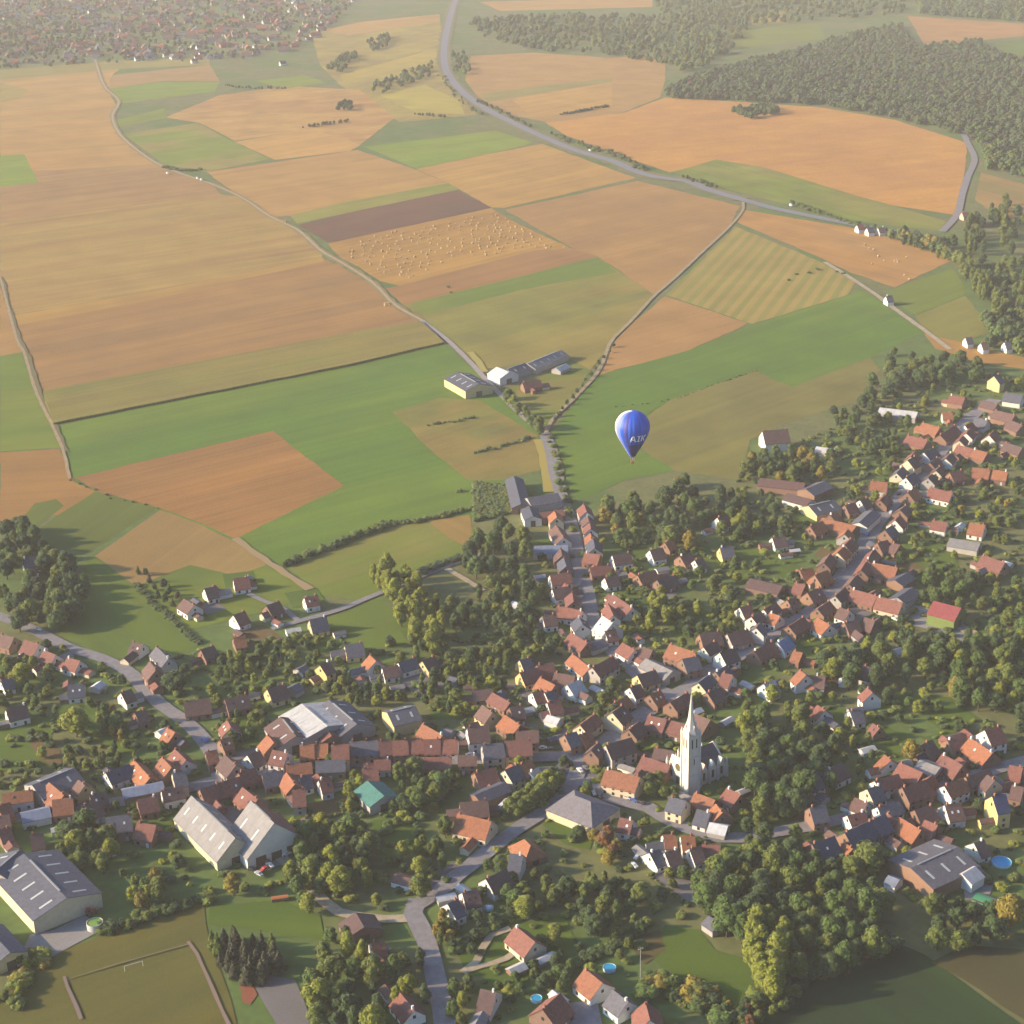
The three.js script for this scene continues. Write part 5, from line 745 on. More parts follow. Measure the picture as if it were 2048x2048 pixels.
// ---------------------------------------------------------------- far woods and scrub, which read as one mass
function mass(key, poly, n, h0, h1, kinds, tones, wide = 1, clear = 1) {
  const xs = poly.map(p => p[0]), ys = poly.map(p => p[1]), pw = poly.map(p => { const q = P(p[0], p[1]); return [q.x, q.z]; });
  const X0 = Math.min(...pw.map(p => p[0])), X1 = Math.max(...pw.map(p => p[0])), Z0 = Math.min(...pw.map(p => p[1])), Z1 = Math.max(...pw.map(p => p[1]));
  for (let k = 0, c = 0; k < n * 12 && c < n; k++) { const x = R(X0, X1), z = R(Z0, Z1); if (!inPoly(x, z, pw) || blocked(x, z, clear)) continue; c++; pushMass(key, pick(kinds), pick(tones), x, z, R(h0, h1), wide); }
}
function massLine(key, pts, n, h0, h1, kinds, tones, spread = 3, wide = 1) {
  const cv = new THREE.CatmullRomCurve3(pts.map(p => P(p[0], p[1])), false, 'centripetal');
  for (let i = 0; i < n; i++) { const p = cv.getPointAt(clamp((i + R(-0.4, 0.4)) / Math.max(1, n - 1), 0, 1)); pushMass(key, pick(kinds), pick(tones), p.x + R(-spread, spread), p.z + R(-spread, spread), R(h0, h1), wide); }
}
const FT = ['dark', 'dark', 'dark', 'mid', 'pine'];
mass('forest', [[1330, 185], [1400, 155], [1500, 125], [1650, 92], [1800, 62], [1835, 100], [1960, 98], [2060, 130], [2060, 335], [1980, 310], [1935, 275], [1790, 238], [1640, 212], [1500, 204], [1340, 198]], 3600, 9, 15, rd, FT, 1.15);

mass('forest', [[935, 45], [1100, 32], [1350, 38], [1480, 20], [1500, 60], [1455, 108], [1345, 135], [1222, 112], [1070, 102], [955, 72]], 760, 10, 17, rd, ['dark', 'mid', 'olive', 'olive', 'dark'], 1.1);
mass('forest', [[1300, 0], [1820, 0], [1800, 30], [1640, 42], [1440, 55], [1330, 36]], 420, 10, 16, rd, ['dark', 'mid', 'olive'], 1.1);
mass('forest', [[1830, -5], [2060, -5], [2060, 46], [1840, 30]], 420, 12, 20, rd, ['dark', 'mid'], 1.1);
mass('forest', [[1345, 105], [1400, 60], [1440, 70], [1420, 130], [1360, 150]], 110, 11, 17, rt, ['olive', 'mid'], 1);
mass('copse', [[1462, 225], [1530, 214], [1562, 226], [1500, 240]], 60, 9, 14, rd, ['dark', 'dark', 'mid']);
mass('copse', [[1640, 100], [1800, 62], [1810, 50], [1660, 80]], 70, 10, 16, rd, ['dark', 'mid']);
mass('copse', [[1860, 95], [1960, 85], [1965, 98], [1870, 112]], 60, 10, 16, rd, ['dark']);
mass('copse', [[655, 140], [700, 105], [720, 115], [680, 148]], 40, 9, 14, rd, ['dark', 'mid', 'olive']);
mass('copse', [[735, 85], [775, 72], [780, 90], [745, 104]], 30, 9, 14, rd, ['dark', 'mid']);
mass('copse', [[740, 170], [865, 128], [870, 150], [750, 195]], 80, 7, 12, rd, ['dark', 'mid', 'olive']);
mass('copse', [[672, 215], [702, 208], [704, 222], [675, 224]], 14, 9, 13, rd, ['dark']);
mass('copse', [[900, 108], [935, 110], [940, 150], [910, 150]], 26, 9, 14, rd, ['mid', 'olive', 'dark']);
mass('copse', [[1965, 300], [2060, 335], [2060, 360], [1970, 340]], 60, 10, 18, rd, ['dark', 'mid', 'olive']);
mass('copse', [[1800, 470], [1900, 500], [1920, 530], [1880, 520], [1780, 480]], 60, 8, 15, rt, ['dark', 'olive', 'gold', 'mid']);
mass('copse', [[1960, 640], [2060, 600], [2060, 720], [1980, 700]], 60, 9, 15, rd, ['dark', 'mid', 'olive']);
mass('town_trees', [[-20, -10], [720, -10], [660, 55], [600, 100], [470, 122], [240, 126], [-20, 142]], 950, 6, 13, rd, ['dark', 'mid', 'olive', 'olive', 'pine'], 1.1, 2);
mass('town_trees', [[-20, 40], [200, 50], [160, 105], [-20, 120]], 160, 7, 13, rd, ['dark', 'mid'], 1.1, 2);
massLine('hedgerow', [[1100, 268], [1160, 290], [1230, 312], [1290, 342]], 40, 3, 8, ['round', 'bush'], ['dark', 'olive', 'mid'], 4);
massLine('hedgerow', [[1365, 356], [1430, 377]], 16, 4, 7, ['round'], ['dark', 'mid'], 3);
massLine('hedgerow', [[960, 205], [1000, 225], [1060, 255]], 24, 4, 8, ['round'], ['dark', 'olive'], 4);
massLine('hedgerow', [[1123, 230], [1215, 214]], 30, 3, 6, ['round', 'bush'], ['dark'], 2);
massLine('hedgerow', [[565, 1135], [620, 1112], [688, 1086], [785, 1048]], 36, 2.5, 5.5, ['bush', 'round'], ['olive', 'mid', 'dark'], 2);
massLine('hedgerow', [[785, 1050], [860, 1038], [940, 1020]], 28, 2, 4, ['bush'], ['olive', 'mid'], 1.5);
massLine('hedgerow', [[838, 1148], [880, 1132], [926, 1116]], 34, 3, 4.5, ['bush'], ['dark'], 1.2);
massLine('hedgerow', [[610, 256], [650, 250], [700, 243]], 26, 3, 7, ['round'], ['dark', 'mid'], 4);
massLine('hedgerow', [[450, 172], [500, 178], [570, 178]], 26, 3, 7, ['round'], ['dark'], 4);
massLine('hedgerow', [[832, 230], [890, 236]], 12, 4, 7, ['round'], ['dark'], 3);
massLine('hedgerow', [[1580, 406], [1700, 448], [1800, 470]], 40, 3, 6, ['round', 'bush'], ['dark', 'mid', 'olive'], 4);
massLine('hedgerow', [[880, 150], [915, 195], [960, 232]], 26, 3, 6, ['round', 'bush'], ['olive', 'gold', 'mid'], 5);
massLine('hedgerow', [[920, 985], [985, 990], [1020, 960]], 1, 2, 3, ['bush'], ['olive'], 2);
massLine('hedgerow', [[1230, 815], [1340, 800], [1420, 772], [1510, 742]], 30, 0.8, 1.4, ['bush'], ['dark', 'olive'], 0.8);
massLine('hedgerow', [[330, 335], [360, 342], [400, 340]], 14, 2.5, 5, ['bush'], ['dark', 'mid'], 3);
massLine('hedgerow', [[140, 960], [240, 1000], [320, 1018]], 10, 1, 2, ['bush'], ['olive'], 2);
massLine('hedgerow', [[1100, 870], [1128, 990], [1150, 1060]], 20, 2, 5, ['bush'], ['mid', 'olive'], 2);
massLine('hedgerow', [[895, 575], [900, 590]], 2, 2, 3, ['bush'], ['olive'], 2);
massLine('hedgerow', [[860, 850], [900, 845], [950, 835]], 14, 1.2, 2.6, ['bush'], ['olive', 'dark'], 2);
massLine('hedgerow', [[950, 905], [1000, 895], [1060, 875]], 22, 1.4, 3, ['bush'], ['olive', 'dark'], 2);
massLine('hedgerow', [[1575, 560], [1640, 540], [1690, 548]], 6, 2, 3, ['bush'], ['dark'], 3);
massLine('hedgerow', [[1470, 2040], [1530, 1995], [1600, 1955], [1700, 1925], [1790, 1890]], 60, 4, 7, ['round', 'bush'], ['rust', 'olive', 'dark', 'dark'], 3);
massLine('hedgerow', [[270, 1172], [330, 1230], [400, 1290]], 40, 1.6, 3, ['bush'], ['dark', 'mid'], 1.5);
massLine('hedgerow', [[905, 1905], [960, 1870], [1010, 1840], [1080, 1815]], 50, 2.2, 3.6, ['bush'], ['dark', 'mid'], 1.2);
massLine('hedgerow', [[1110, 1960], [1180, 1915], [1260, 1880]], 40, 2, 3.4, ['bush'], ['dark', 'mid'], 1.5);
massLine('hedgerow', [[1300, 1960], [1340, 1985], [1400, 2000], [1440, 2040]], 34, 3, 7, ['round', 'bush'], ['olive', 'gold', 'mid', 'dark'], 6);
massLine('hedgerow', [[210, 1870], [330, 1822], [410, 1800]], 46, 2, 5, ['bush', 'round'], ['dark', 'mid', 'olive'], 3);
massLine('hedgerow', [[0, 2010], [30, 1985], [60, 1950], [60, 1910]], 22, 3, 6, ['bush', 'round'], ['olive', 'gold', 'light'], 5);
massLine('hedgerow', [[620, 1960], [640, 2000], [670, 2048]], 16, 2, 4, ['bush'], ['light', 'olive'], 2);
for (let i = 0; i < 9; i++) massLine('orchard_rows', [[950 + i * 8.5, 968 + i * 1], [950 + i * 8.5 + 2, 1042 - i * 2]], 26, 3, 4.4, ['bush'], ['olive', 'mid', 'olive'], 0.6);
for (const h of plotHedges) massLine('garden_hedges', h, 13, 1.2, 2, ['bush'], ['dark', 'mid', 'olive'], 0.4);
const VILL = [[0, 1270], [250, 1330], [420, 1300], [560, 1260], [700, 1290], [850, 1290], [960, 1200], [1100, 1110], [1200, 1080], [1380, 1080], [1480, 950], [1640, 860], [1740, 780], [1960, 740], [2048, 760], [2048, 1880], [1800, 1790], [1560, 1690], [1280, 1900], [1250, 2048], [900, 2048], [860, 1850], [640, 1790], [420, 1800], [230, 1760], [110, 1650], [0, 1680]];
mass('garden_shrubs', VILL, 2100, 1.6, 4.6, ['bush'], ['dark', 'mid', 'olive', 'olive', 'light'], 1, 0.9);
mass('garden_shrubs', VILL, 420, 4.5, 8, ['round'], ['dark', 'mid', 'olive', 'light'], 1.1, 1.2);
const MLAB = { woodland: 'smaller trees of the village woods, seen as one mass', forest: 'dark forest on the far right slope', copse: 'far copses between the fields', town_trees: 'trees among the hazy far town', hedgerow: 'hedgerow bushes along field edges and roads', orchard_rows: 'rows of young orchard shrubs beside the long farm', garden_hedges: 'clipped hedges around the village gardens', garden_shrubs: 'shrubs and bushes between the village houses' };
const dm = new THREE.Object3D();
for (const k in masses) {
  const [key, kind, tone] = k.split('|'), list = masses[k], far = key !== 'woodland' && key !== 'garden_shrubs' && key !== 'hedgerow';
  const g = far || kind === 'bush' && key.startsWith('garden') ? FARS[kind][0] : CROWNS[kind][0];
  const im = new THREE.InstancedMesh(g, leafM[tone], list.length);
  list.forEach(([x, z, h, w], i) => { const b = kind === 'bush' ? 1.5 * w : w * R(0.9, 1.2); dm.position.set(x, kind === 'bush' ? -h * 0.12 : -h * 0.08, z); dm.rotation.set(0, R(0, 6.28), 0); dm.scale.set(h * b, h, h * b); dm.updateMatrix(); im.setMatrixAt(i, dm.matrix); const q = R(0.8, 1.2); im.setColorAt(i, COL(q, q, q)); });
  add(im, key); im.userData.kind = 'stuff'; tag(im, `${TONEW[tone]} ${kind === 'bush' ? 'bushes' : 'trees'}: ${MLAB[key]}`.replace(': ', ', '), key === 'hedgerow' || key === 'garden_hedges' ? 'hedge' : key === 'garden_shrubs' || key === 'orchard_rows' ? 'shrubs' : 'trees');
}
// ---------------------------------------------------------------- far town, bales, cars, yard things
{
  const parts = [wallGeo(11, 9, 3.6, 3.8, false)], rg = roofGeo(11, 9, 3.6, 3.8, false);
  const paint = (g, c) => { const n = g.attributes.position.count, a = new Float32Array(n * 3); for (let i = 0; i < n; i++) { a[i * 3] = c[0]; a[i * 3 + 1] = c[1]; a[i * 3 + 2] = c[2]; } g.setAttribute('color', new THREE.BufferAttribute(a, 3)); return g; };
  const variants = [[[0.45, 0.43, 0.41], [0.2, 0.085, 0.065]], [[0.4, 0.36, 0.33], [0.16, 0.085, 0.07]], [[0.5, 0.48, 0.46], [0.12, 0.12, 0.14]], [[0.36, 0.2, 0.14], [0.3, 0.1, 0.06]]];
  const town = [[-20, -10], [720, -10], [660, 55], [600, 100], [470, 118], [240, 122], [-20, 136]].map(p => { const q = P(p[0], p[1]); return [q.x, q.z]; });
  variants.forEach(([w, r], vi) => {
    const g = mergeGeometries([paint(wallGeo(11, 9, 3.6, 3.8, false), w), paint(roofGeo(11, 9, 3.6, 3.8, false), r)]), spots = [];
    const X0 = Math.min(...town.map(p => p[0])), X1 = Math.max(...town.map(p => p[0])), Z0 = Math.min(...town.map(p => p[1])), Z1 = Math.max(...town.map(p => p[1]));
    for (let k = 0; k < 4000 && spots.length < 175; k++) { const x = R(X0, X1), z = R(Z0, Z1); if (inPoly(x, z, town)) spots.push([x, z]); }
    const im = new THREE.InstancedMesh(g, mat(0xffffff, 0.9, { vertexColors: true }), spots.length);
    spots.forEach(([x, z], i) => { dm.position.set(x, 0, z); dm.rotation.set(0, pick([0.2, 0.3, 1.8, 1.7]) + R(-0.2, 0.2), 0); const s = R(0.9, 1.35); dm.scale.set(s * R(0.9, 1.6), s, s); dm.updateMatrix(); im.setMatrixAt(i, dm.matrix); });
    add(im, 'far_town'); im.userData.kind = 'stuff'; tag(im, ['red-roofed', 'brown-roofed', 'slate-roofed', 'brick-walled'][vi] + ' houses of the hazy far town at the upper left', 'town');
  });
  for (const [x, y, r, w] of [[262, 108, 'r', 'w'], [275, 113, 'r', 'w'], [296, 112, 's', 'w'], [306, 106, 'm', 'w'], [332, 106, 'r', 'w'], [346, 107, 'o', 'w'], [398, 90, 's', 'w'], [404, 104, 'm', 'w'], [388, 118, 'o', 'w'], [640, 48, 'r', 'w'], [648, 46, 'm', 'w'], [565, 122, 's', 'w'], [30, 118, 'o', 'w'], [12, 34, 'o', 'w'], [325, 32, 's', 'w'], [182, 20, 's', 'w'], [262, 50, 'm', 'k'], [450, 52, 'r', 'w'], [2030, 12, 'r', 'w'], [1945, 16, 's', 'w'], [1375, 158, 'R', 'c'], [1720, 450, 'r', 'w'], [1740, 456, 's', 'w'], [1762, 455, 'm', 'w'], [1937, 675, 's', 'w'], [1968, 686, 'm', 'w'], [2015, 684, 's', 'w'], [1930, 425, 'r', 'p'], [1778, 592, 's', 'w']])
    building(x - 6, y, x + 6, y - 1, r, w, 10, 4, 'house');
}
// hay bales on the golden stubble
{
  const g = new THREE.CylinderGeometry(1.35, 1.35, 1.9, 12).rotateZ(Math.PI / 2), m = mat(COL(0.46, 0.34, 0.18), 1), poly = [[680, 505], [720, 478], [985, 424], [1040, 455], [1140, 500], [1060, 497], [900, 525], [805, 562], [765, 552]];
  const spots = [];
  const r0 = P(655, 487), r1 = P(983, 416), rdv = r1.clone().sub(r0).normalize(), nv = V(-rdv.z, 0, rdv.x);
  for (let i = -30; i < 30; i++) for (let j = -10; j < 60; j++) { if (spots.length >= 240 || rnd() < 0.16) continue; const p = r0.clone().addScaledVector(nv, i * 12 + R(-2, 2)).addScaledVector(rdv, j * 12.5 + R(-5, 5)), q = toSheet(p); if (!inPoly(q[0], q[1], poly) || vnoise(q[0] / 50, q[1] / 26) < 0.2) continue; spots.push(p); }
  const put = (p, lab, grp) => { const b = mesh(g, m, 'hay_bale'); b.position.set(p.x, 1.75, p.z); b.rotation.y = R(0, 3.1); const s = R(0.58, 0.78); b.scale.setScalar(s); b.position.y = 0.12 + 1.25 * s; tag(b, lab, 'bale', grp); };
  for (const p of spots) put(p, 'pale round hay bale scattered over the golden stubble field', 'bales on the golden stubble field');
  const far = []; for (let k = 0; k < 12; k++) far.push(P(R(1730, 1830), R(490, 560))); const lane0 = P(1700, 560); far.sort((a, b) => a.distanceTo(lane0) - b.distanceTo(lane0));
  for (let c = 0; c < far.length; c++) { const p = far[c]; put(p, `${c ? ORD[c] + ' from the lane, ' : ''}round hay bale on the far right orange field`, 'bales on the right orange field'); }
  for (let k = 0; k < 7; k++) put(P(770 + (k % 4) * 4, 608 + (k > 3 ? 4 : 0)), `${['leftmost', 'second', 'third', 'rightmost'][k % 4]} hay bale in the ${k > 3 ? 'front' : 'rear'} row of the lane-edge heap`, 'bales heaped by the lane');
  for (let k = 0; k < 6; k++) put(P(562 + (k % 3) * 4, 443 + (k > 2 ? 3 : 0)), `${['left', 'middle', 'right'][k % 3]} hay bale in the ${k > 2 ? 'front' : 'rear'} row of the heap by the ploughed field`, 'bales by the ploughed field');
}
// cars
{
  const sh = new THREE.Shape(); [[-2.1, 0.35], [-2.15, 0.8], [-1.9, 1.0], [-1.35, 1.05], [-0.75, 1.48], [0.7, 1.5], [1.45, 1.0], [2.05, 0.88], [2.15, 0.4]].forEach(([x, y], i) => i ? sh.lineTo(x, y) : sh.moveTo(x, y)); sh.closePath();
  const bodyG = new THREE.ExtrudeGeometry(sh, { depth: 1.5, bevelEnabled: true, bevelSize: 0.1, bevelThickness: 0.12, bevelSegments: 2 }).translate(0, 0, -0.75);
  const vs = new THREE.Shape(); [[-2.5, 0.35], [-2.55, 2.1], [-2.3, 2.3], [1.2, 2.3], [1.9, 1.4], [2.5, 1.2], [2.55, 0.4]].forEach(([x, y], i) => i ? vs.lineTo(x, y) : vs.moveTo(x, y)); vs.closePath();
  const vanG = new THREE.ExtrudeGeometry(vs, { depth: 1.7, bevelEnabled: true, bevelSize: 0.1, bevelThickness: 0.12, bevelSegments: 2 }).translate(0, 0, -0.85);
  const wheelG = new THREE.CylinderGeometry(0.34, 0.34, 0.24, 14).rotateX(Math.PI / 2), sideG = new THREE.BoxGeometry(1.5, 0.36, 0.03), frontG = new THREE.BoxGeometry(0.03, 0.55, 1.3), tyre = mat(COL(0.02, 0.02, 0.02), 0.9);
  const PAINT = { white: [0.75, 0.75, 0.75], silver: [0.45, 0.46, 0.48], black: [0.02, 0.02, 0.025], red: [0.4, 0.03, 0.03], blue: [0.04, 0.1, 0.35], grey: [0.15, 0.15, 0.16] }, pm = {};
  for (const k in PAINT) pm[k] = new THREE.MeshPhysicalMaterial({ color: COL(...PAINT[k]), roughness: 0.4, clearcoat: 0.8 });
  const car = (x, y, dx, dy, col, van, where) => {
    const p = P(x, y), q = P(x + dx, y + dy), g = group(van ? 'white_van' : 'parked_car', p.x, 0.64, p.z, Math.atan2(-(q.z - p.z), q.x - p.x));
    mesh(van ? vanG : bodyG, pm[col], 'body', g);
    for (const s of [-1, 1]) { const w = mesh(sideG, M2.glass, 'side_window', g); w.position.set(van ? 0.9 : -0.05, van ? 1.75 : 1.24, s * (van ? 0.985 : 0.885)); if (van) w.scale.x = 0.5; }
    const ws = mesh(frontG, M2.glass, 'windscreen', g); ws.position.set(van ? 1.68 : 1.16, van ? 1.85 : 1.27, 0); ws.rotation.z = 0.85;
    for (const [a, b] of [[-1.35, -0.82], [1.35, -0.82], [-1.35, 0.82], [1.35, 0.82]]) { const w = mesh(wheelG, tyre, 'wheel', g); w.position.set(a, 0.34, b); }
    tag(g, `${col} ${van ? 'van' : 'car'} parked ${where}`, van ? 'van' : 'car');
  };
  const CARS = [[1005, 1618, 6, -6, 'white', 1, 'in the yard left of the clipped row, frontmost'], [1012, 1611, 6, -6, 'white', 1, 'in the yard left of the clipped row, rearmost'], [998, 1626, 6, -6, 'silver', 0, 'beside the white vans left of the clipped row'],
    [1226, 1588, 12, 5, 'grey', 0, 'before the orange house by the square, leftmost of five'], [1240, 1593, 12, 5, 'black', 0, 'before the orange house by the square, second of five'], [1254, 1599, 12, 5, 'silver', 0, 'before the orange house by the square, third of five'], [1268, 1604, 12, 5, 'blue', 0, 'before the orange house by the square, fourth of five'], [1282, 1609, 12, 5, 'black', 0, 'before the orange house by the square, rightmost of five'],
    [1358, 1402, 10, -6, 'white', 0, 'at the kerb behind the church spire'], [1325, 1404, 10, -6, 'white', 0, 'at the junction behind the church spire'], [1388, 1390, 10, -8, 'black', 0, 'at the kerb of the main street near the junction'], [1798, 990, 10, -10, 'black', 0, 'on the main street between the orange roofs'], [1782, 1028, 8, -9, 'silver', 0, 'on the main street above the blue-roofed shop'], [1560, 1244, 10, -6, 'silver', 0, 'on the main street below the orange house'], [1470, 1305, 10, -6, 'grey', 0, 'on the main street before the white facade'], [1665, 1165, 8, -9, 'white', 0, 'on the main street beside the orange terrace'], [1735, 1072, 8, -9, 'blue', 0, 'on the main street beside the cream houses'],
    [335, 349, 8, 4, 'white', 1, 'beside the far lane, leftmost of three'], [395, 359, 8, 4, 'white', 1, 'beside the far lane, middle of three'], [403, 362, 8, 4, 'white', 1, 'beside the far lane, rightmost of three'], [1582, 413, 10, 4, 'white', 1, 'on the main road at the upper right'], [1180, 303, 10, 4, 'white', 1, 'on the main road by the hedge'],
    [1160, 1545, 6, 6, 'white', 0, 'on the square above the village hall'], [1172, 1540, 6, 6, 'grey', 0, 'on the square right of the white car'], [1140, 1530, 6, 6, 'black', 0, 'on the square beside the street'], [1186, 1590, 6, 6, 'white', 0, 'below the square beside the hall roof'], [1200, 1596, 6, 6, 'black', 0, 'below the square right of the white car'],
    [523, 1716, 8, 5, 'red', 0, 'in the scrap yard, leftmost red one'], [536, 1728, 8, 5, 'red', 0, 'in the scrap yard, middle red one'], [530, 1742, 8, -5, 'red', 0, 'in the scrap yard, lowest red one'], [540, 1735, 8, 5, 'white', 0, 'in the scrap yard among the red ones'], [512, 1730, 8, -5, 'grey', 0, 'in the scrap yard, left side'], [518, 1752, 8, 5, 'silver', 0, 'in the scrap yard, lower side'], [573, 1712, 8, -3, 'white', 0, 'at the yard mouth right of the broad warehouse'], [505, 1744, 8, 3, 'black', 0, 'in the scrap yard, dark one'],
    [1276, 1718, 6, -4, 'silver', 0, 'left of the slate cottage on the lower lane'], [1267, 1735, 6, 4, 'white', 0, 'on the grass left of the slate cottage'], [1872, 1560, 8, -4, 'white', 0, 'in the courtyard of the east street'], [1945, 1505, 8, 4, 'white', 0, 'in the courtyard behind the orange terrace'], [1150, 1440 + 60, 8, -2, 'black', 0, 'at the street beside the slate house'], [1085, 1500, 8, 0, 'white', 0, 'at the street beside the yellow shop, left one'], [1102, 1502, 8, 0, 'black', 0, 'at the street beside the yellow shop, right one'], [1790, 1262 - 20, 8, 4, 'white', 0, 'on the pale yard beside the green depot'], [660, 1518, 10, -1, 'silver', 0, 'on the west street below the cream house'], [800, 1517, 10, 0, 'white', 0, 'on the west street below the red row'], [880, 1516, 10, 0, 'blue', 0, 'on the west street at the right end of the red row'], [940, 1514, 10, 0, 'white', 0, 'on the west street below the tall white house'], [410, 1484, 6, 6, 'blue', 0, 'at the foot of the left road'], [78, 1262, 10, 4, 'white', 0, 'on the left road below the wood']];
  for (const c of CARS) car(...c);
  // red tractor in the yard of the huge barn
  { const p = P(182, 1830), g = group('tractor', p.x, 0.5, p.z, 0.5); tag(g, 'red tractor in the yard beside the round tank', 'tractor');
    mesh(mergeGeometries([box(2.6, 1.1, 1.1, 0.9, 1.3, 0), box(0.9, 0.4, 0.8, 2, 0.9, 0)]), pm.red, 'bonnet', g); mesh(box(1.6, 1.6, 1.5, -1, 2.1, 0), M2.glass, 'cab', g); mesh(box(1.8, 0.14, 1.7, -1, 2.97, 0), pm.red, 'cab_roof', g);
    for (const s of [-1, 1]) { const w = mesh(new THREE.CylinderGeometry(0.9, 0.9, 0.5, 18).rotateX(Math.PI / 2), tyre, 'rear_wheel', g); w.position.set(-1, 0.9, s * 0.95); const f = mesh(new THREE.CylinderGeometry(0.5, 0.5, 0.35, 16).rotateX(Math.PI / 2), tyre, 'front_wheel', g); f.position.set(1.8, 0.5, s * 0.8); } }
}
{
  const p = P(191, 1856), g = group('round_tank', p.x, 0, p.z); tag(g, 'round concrete tank with green cover at the yard corner', 'tank');
  mesh(new THREE.LatheGeometry([[3.4, 0], [3.4, 3], [3.15, 3], [3.15, 2.5]].map(q => new THREE.Vector2(...q)), 32), mat(COL(0.5, 0.5, 0.5), 0.8, { side: THREE.DoubleSide }), 'tank_wall', g);
  mesh(new THREE.CylinderGeometry(3.16, 3.16, 0.1, 32).translate(0, 2.75, 0), mat(COL(0.16, 0.3, 0.06), 0.9), 'cover', g);
}
const poolM = mat(COL(0.02, 0.3, 0.55), 0.15), poolW = mat(COL(0.45, 0.6, 0.7), 0.5);
for (const [x, y, r, lab] of [[1219, 1939, 2.6, 'round blue garden pool beside the orange-roofed villa'], [1073, 2000, 2.2, 'small round blue pool left of the red brick house'], [2003, 1727, 4.2, 'oval turquoise pool right of the blue-grey hall'], [978, 1818, 2, 'small blue pool among the gardens below the lower street']]) {
  const p = P(x, y), g = group('garden_pool', p.x, 0, p.z); tag(g, lab, 'pool');
  mesh(new THREE.LatheGeometry([[r, 0], [r, 1.15], [r - 0.15, 1.15], [r - 0.15, 0.7]].map(q => new THREE.Vector2(...q)), 28), poolW, 'pool_wall', g); mesh(new THREE.CylinderGeometry(r - 0.14, r - 0.14, 0.06, 28).translate(0, 0.95, 0), poolM, 'water', g);
}
for (const [x, y, h, lab] of [[1281, 1968, 17, 'tall grey utility pole behind the bottom villas'], [1205, 1700, 10, 'wooden pole beside the golden trees']]) {
  const p = P(x, y), g = group('utility_pole', p.x, 0, p.z, 0.4); tag(g, lab, 'pole');
  mesh(new THREE.CylinderGeometry(0.14, 0.24, h, 8).translate(0, h / 2 - 0.1, 0), mat(COL(0.3, 0.29, 0.28), 0.9), 'mast', g); mesh(box(2, 0.14, 0.14, 0, h - 0.8, 0), M2.steel, 'crossarm', g);
  for (const s of [-0.9, 0, 0.9]) mesh(new THREE.CylinderGeometry(0.07, 0.1, 0.3, 8).translate(s, h - 0.55, 0), M2.white, 'insulator', g);
}
for (const [x, y, lab] of [[268, 1938, 'white goal frame in the middle of the sports ground']]) {
  const p = P(x, y), g = group('goal_frame', p.x, 0, p.z, 0.45); tag(g, lab, 'goal');
  for (const s of [-1, 1]) mesh(new THREE.CylinderGeometry(0.09, 0.09, 2.6, 8).translate(s * 3.66, 1.3, 0), M2.white, 'post', g);
  mesh(new THREE.CylinderGeometry(0.09, 0.09, 7.5, 8).rotateZ(Math.PI / 2).translate(0, 2.55, 0), M2.white, 'crossbar', g); mesh(box(7.3, 0.06, 0.06, 0, 0.03, -1.5), M2.white, 'ground_bar', g);
}
{ // green tarpaulin-covered trailer bed and blue tarpaulin
  for (const [x, y, w, d, c, lab, ry] of [[1975, 1806, 11, 7, [0.05, 0.25, 0.13], 'green tarpaulin over a long stack on the yard', -0.7], [765, 1905, 5, 3.5, [0.05, 0.08, 0.3], 'blue tarpaulin over a wood pile beside the orange-roofed cottage', 0.3], [560, 1800, 7, 3, [0.4, 0.13, 0.04], 'rust-red tarpaulin over a stack on the lawn', 0.2]]) {
    const p = P(x, y), g = group('covered_stack', p.x, 0, p.z, ry); tag(g, lab, 'stack');
    mesh(box(w * 0.96, 1.5, d * 0.96, 0, 0.7, 0), M2.door, 'stack', g);
    const s = new THREE.Shape(); s.moveTo(-d / 2, 0.6); s.quadraticCurveTo(-d / 2, 1.7, 0, 1.95); s.quadraticCurveTo(d / 2, 1.7, d / 2, 0.6); s.closePath();
    mesh(new THREE.ExtrudeGeometry(s, { depth: w, bevelEnabled: false, curveSegments: 8 }).translate(0, 0, -w / 2).rotateY(Math.PI / 2), mat(COL(...c), 0.6), 'tarpaulin', g);
  }
}
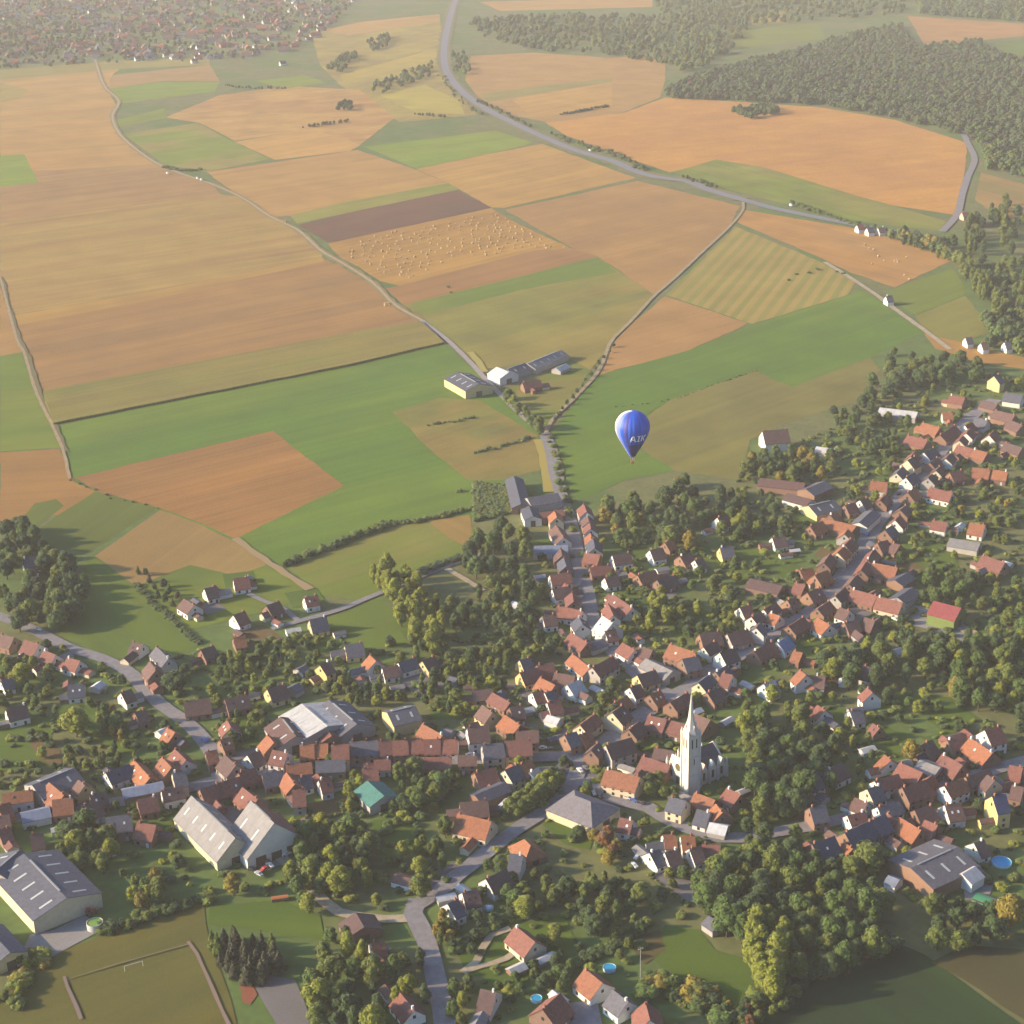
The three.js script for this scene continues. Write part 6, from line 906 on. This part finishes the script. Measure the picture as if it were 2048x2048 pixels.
// ---------------------------------------------------------------- labels for the buildings: look, and place beside things one can find
{
  const LM = [['the spired church', 1385, 1545], ['the hipped village hall', 1168, 1615], ['the long cream warehouse', 420, 1640], ['the pale-roofed factory', 630, 1440], ['the huge slate barn', 90, 1780], ['the green depot', 1895, 1230], ['the yellow-walled barn', 925, 770], ['the blue-roofed farm', 1095, 1095], ['the poplar stand', 820, 1210], ['the blue-grey hall', 1865, 1720], ['the long white barn', 1800, 825], ['the white field-edge house', 1550, 868], ['the teal workshop', 752, 1585], ['the pine block', 485, 1915], ['the gravel drive', 970, 1900], ['the left-hand wood', 80, 1150], ['the broad weeping tree', 150, 1450], ['the village lawn', 1490, 1125], ['the far town', 300, 60], ['the dark forest', 1750, 180], ['the church wood', 1560, 1530], ['the lower right wood', 1600, 1820], ['the main street bend', 1700, 1130], ['the striped field', 1500, 560]];
  const KW = { house: 'house', terraced_house: 'terraced house', barn: 'barn', shed: 'shed', workshop: 'workshop', warehouse: 'warehouse', factory_hall: 'factory hall', garage: 'garage', village_hall: 'hall', sports_hall: 'hall', depot: 'depot' }, sets = {};
  for (const d of dwellings) {
    d.g.userData.category = KW[d.kind]; d.g.userData.group = d.kind === 'house' ? 'houses of the village' : d.kind === 'terraced_house' ? 'terraced houses on the streets' : 'barns, sheds and halls';
    if (d.label) { d.g.userData.label = d.label; continue; }
    let best = null; for (const [n, x, y] of LM) { const q = Math.hypot(d.s[0] - x, (d.s[1] - y) * 1.3); if (!best || q < best[0]) best = [q, n, x, y]; }
    const dx = d.s[0] - best[2], dy = (d.s[1] - best[3]) * 1.3, rel = Math.abs(dx) > Math.abs(dy) ? (dx < 0 ? 'left of' : 'right of') : (dy < 0 ? 'behind' : 'in front of');
    const size = d.kind === 'house' ? (d.e > 4.8 ? 'tall ' : d.L > 18 ? 'long ' : '') : '';
    const k = `${size}${ROOF[d.rk][0]} ${WALL[d.wk][0]} ${KW[d.kind]}|${rel} ${best[1]}`; (sets[k] ||= []).push([best[0], d]);
  }
  for (const k in sets) { const [a, b] = k.split('|'); sets[k].sort((p, q) => p[0] - q[0]).forEach(([, d], i, all) => { d.g.userData.label = all.length === 1 ? `${a} ${b}` : `${a} ${b}, ${i ? ORD[i] + ' ' : ''}nearest of its kind`; }); }
}
renderer.render(scene, camera);
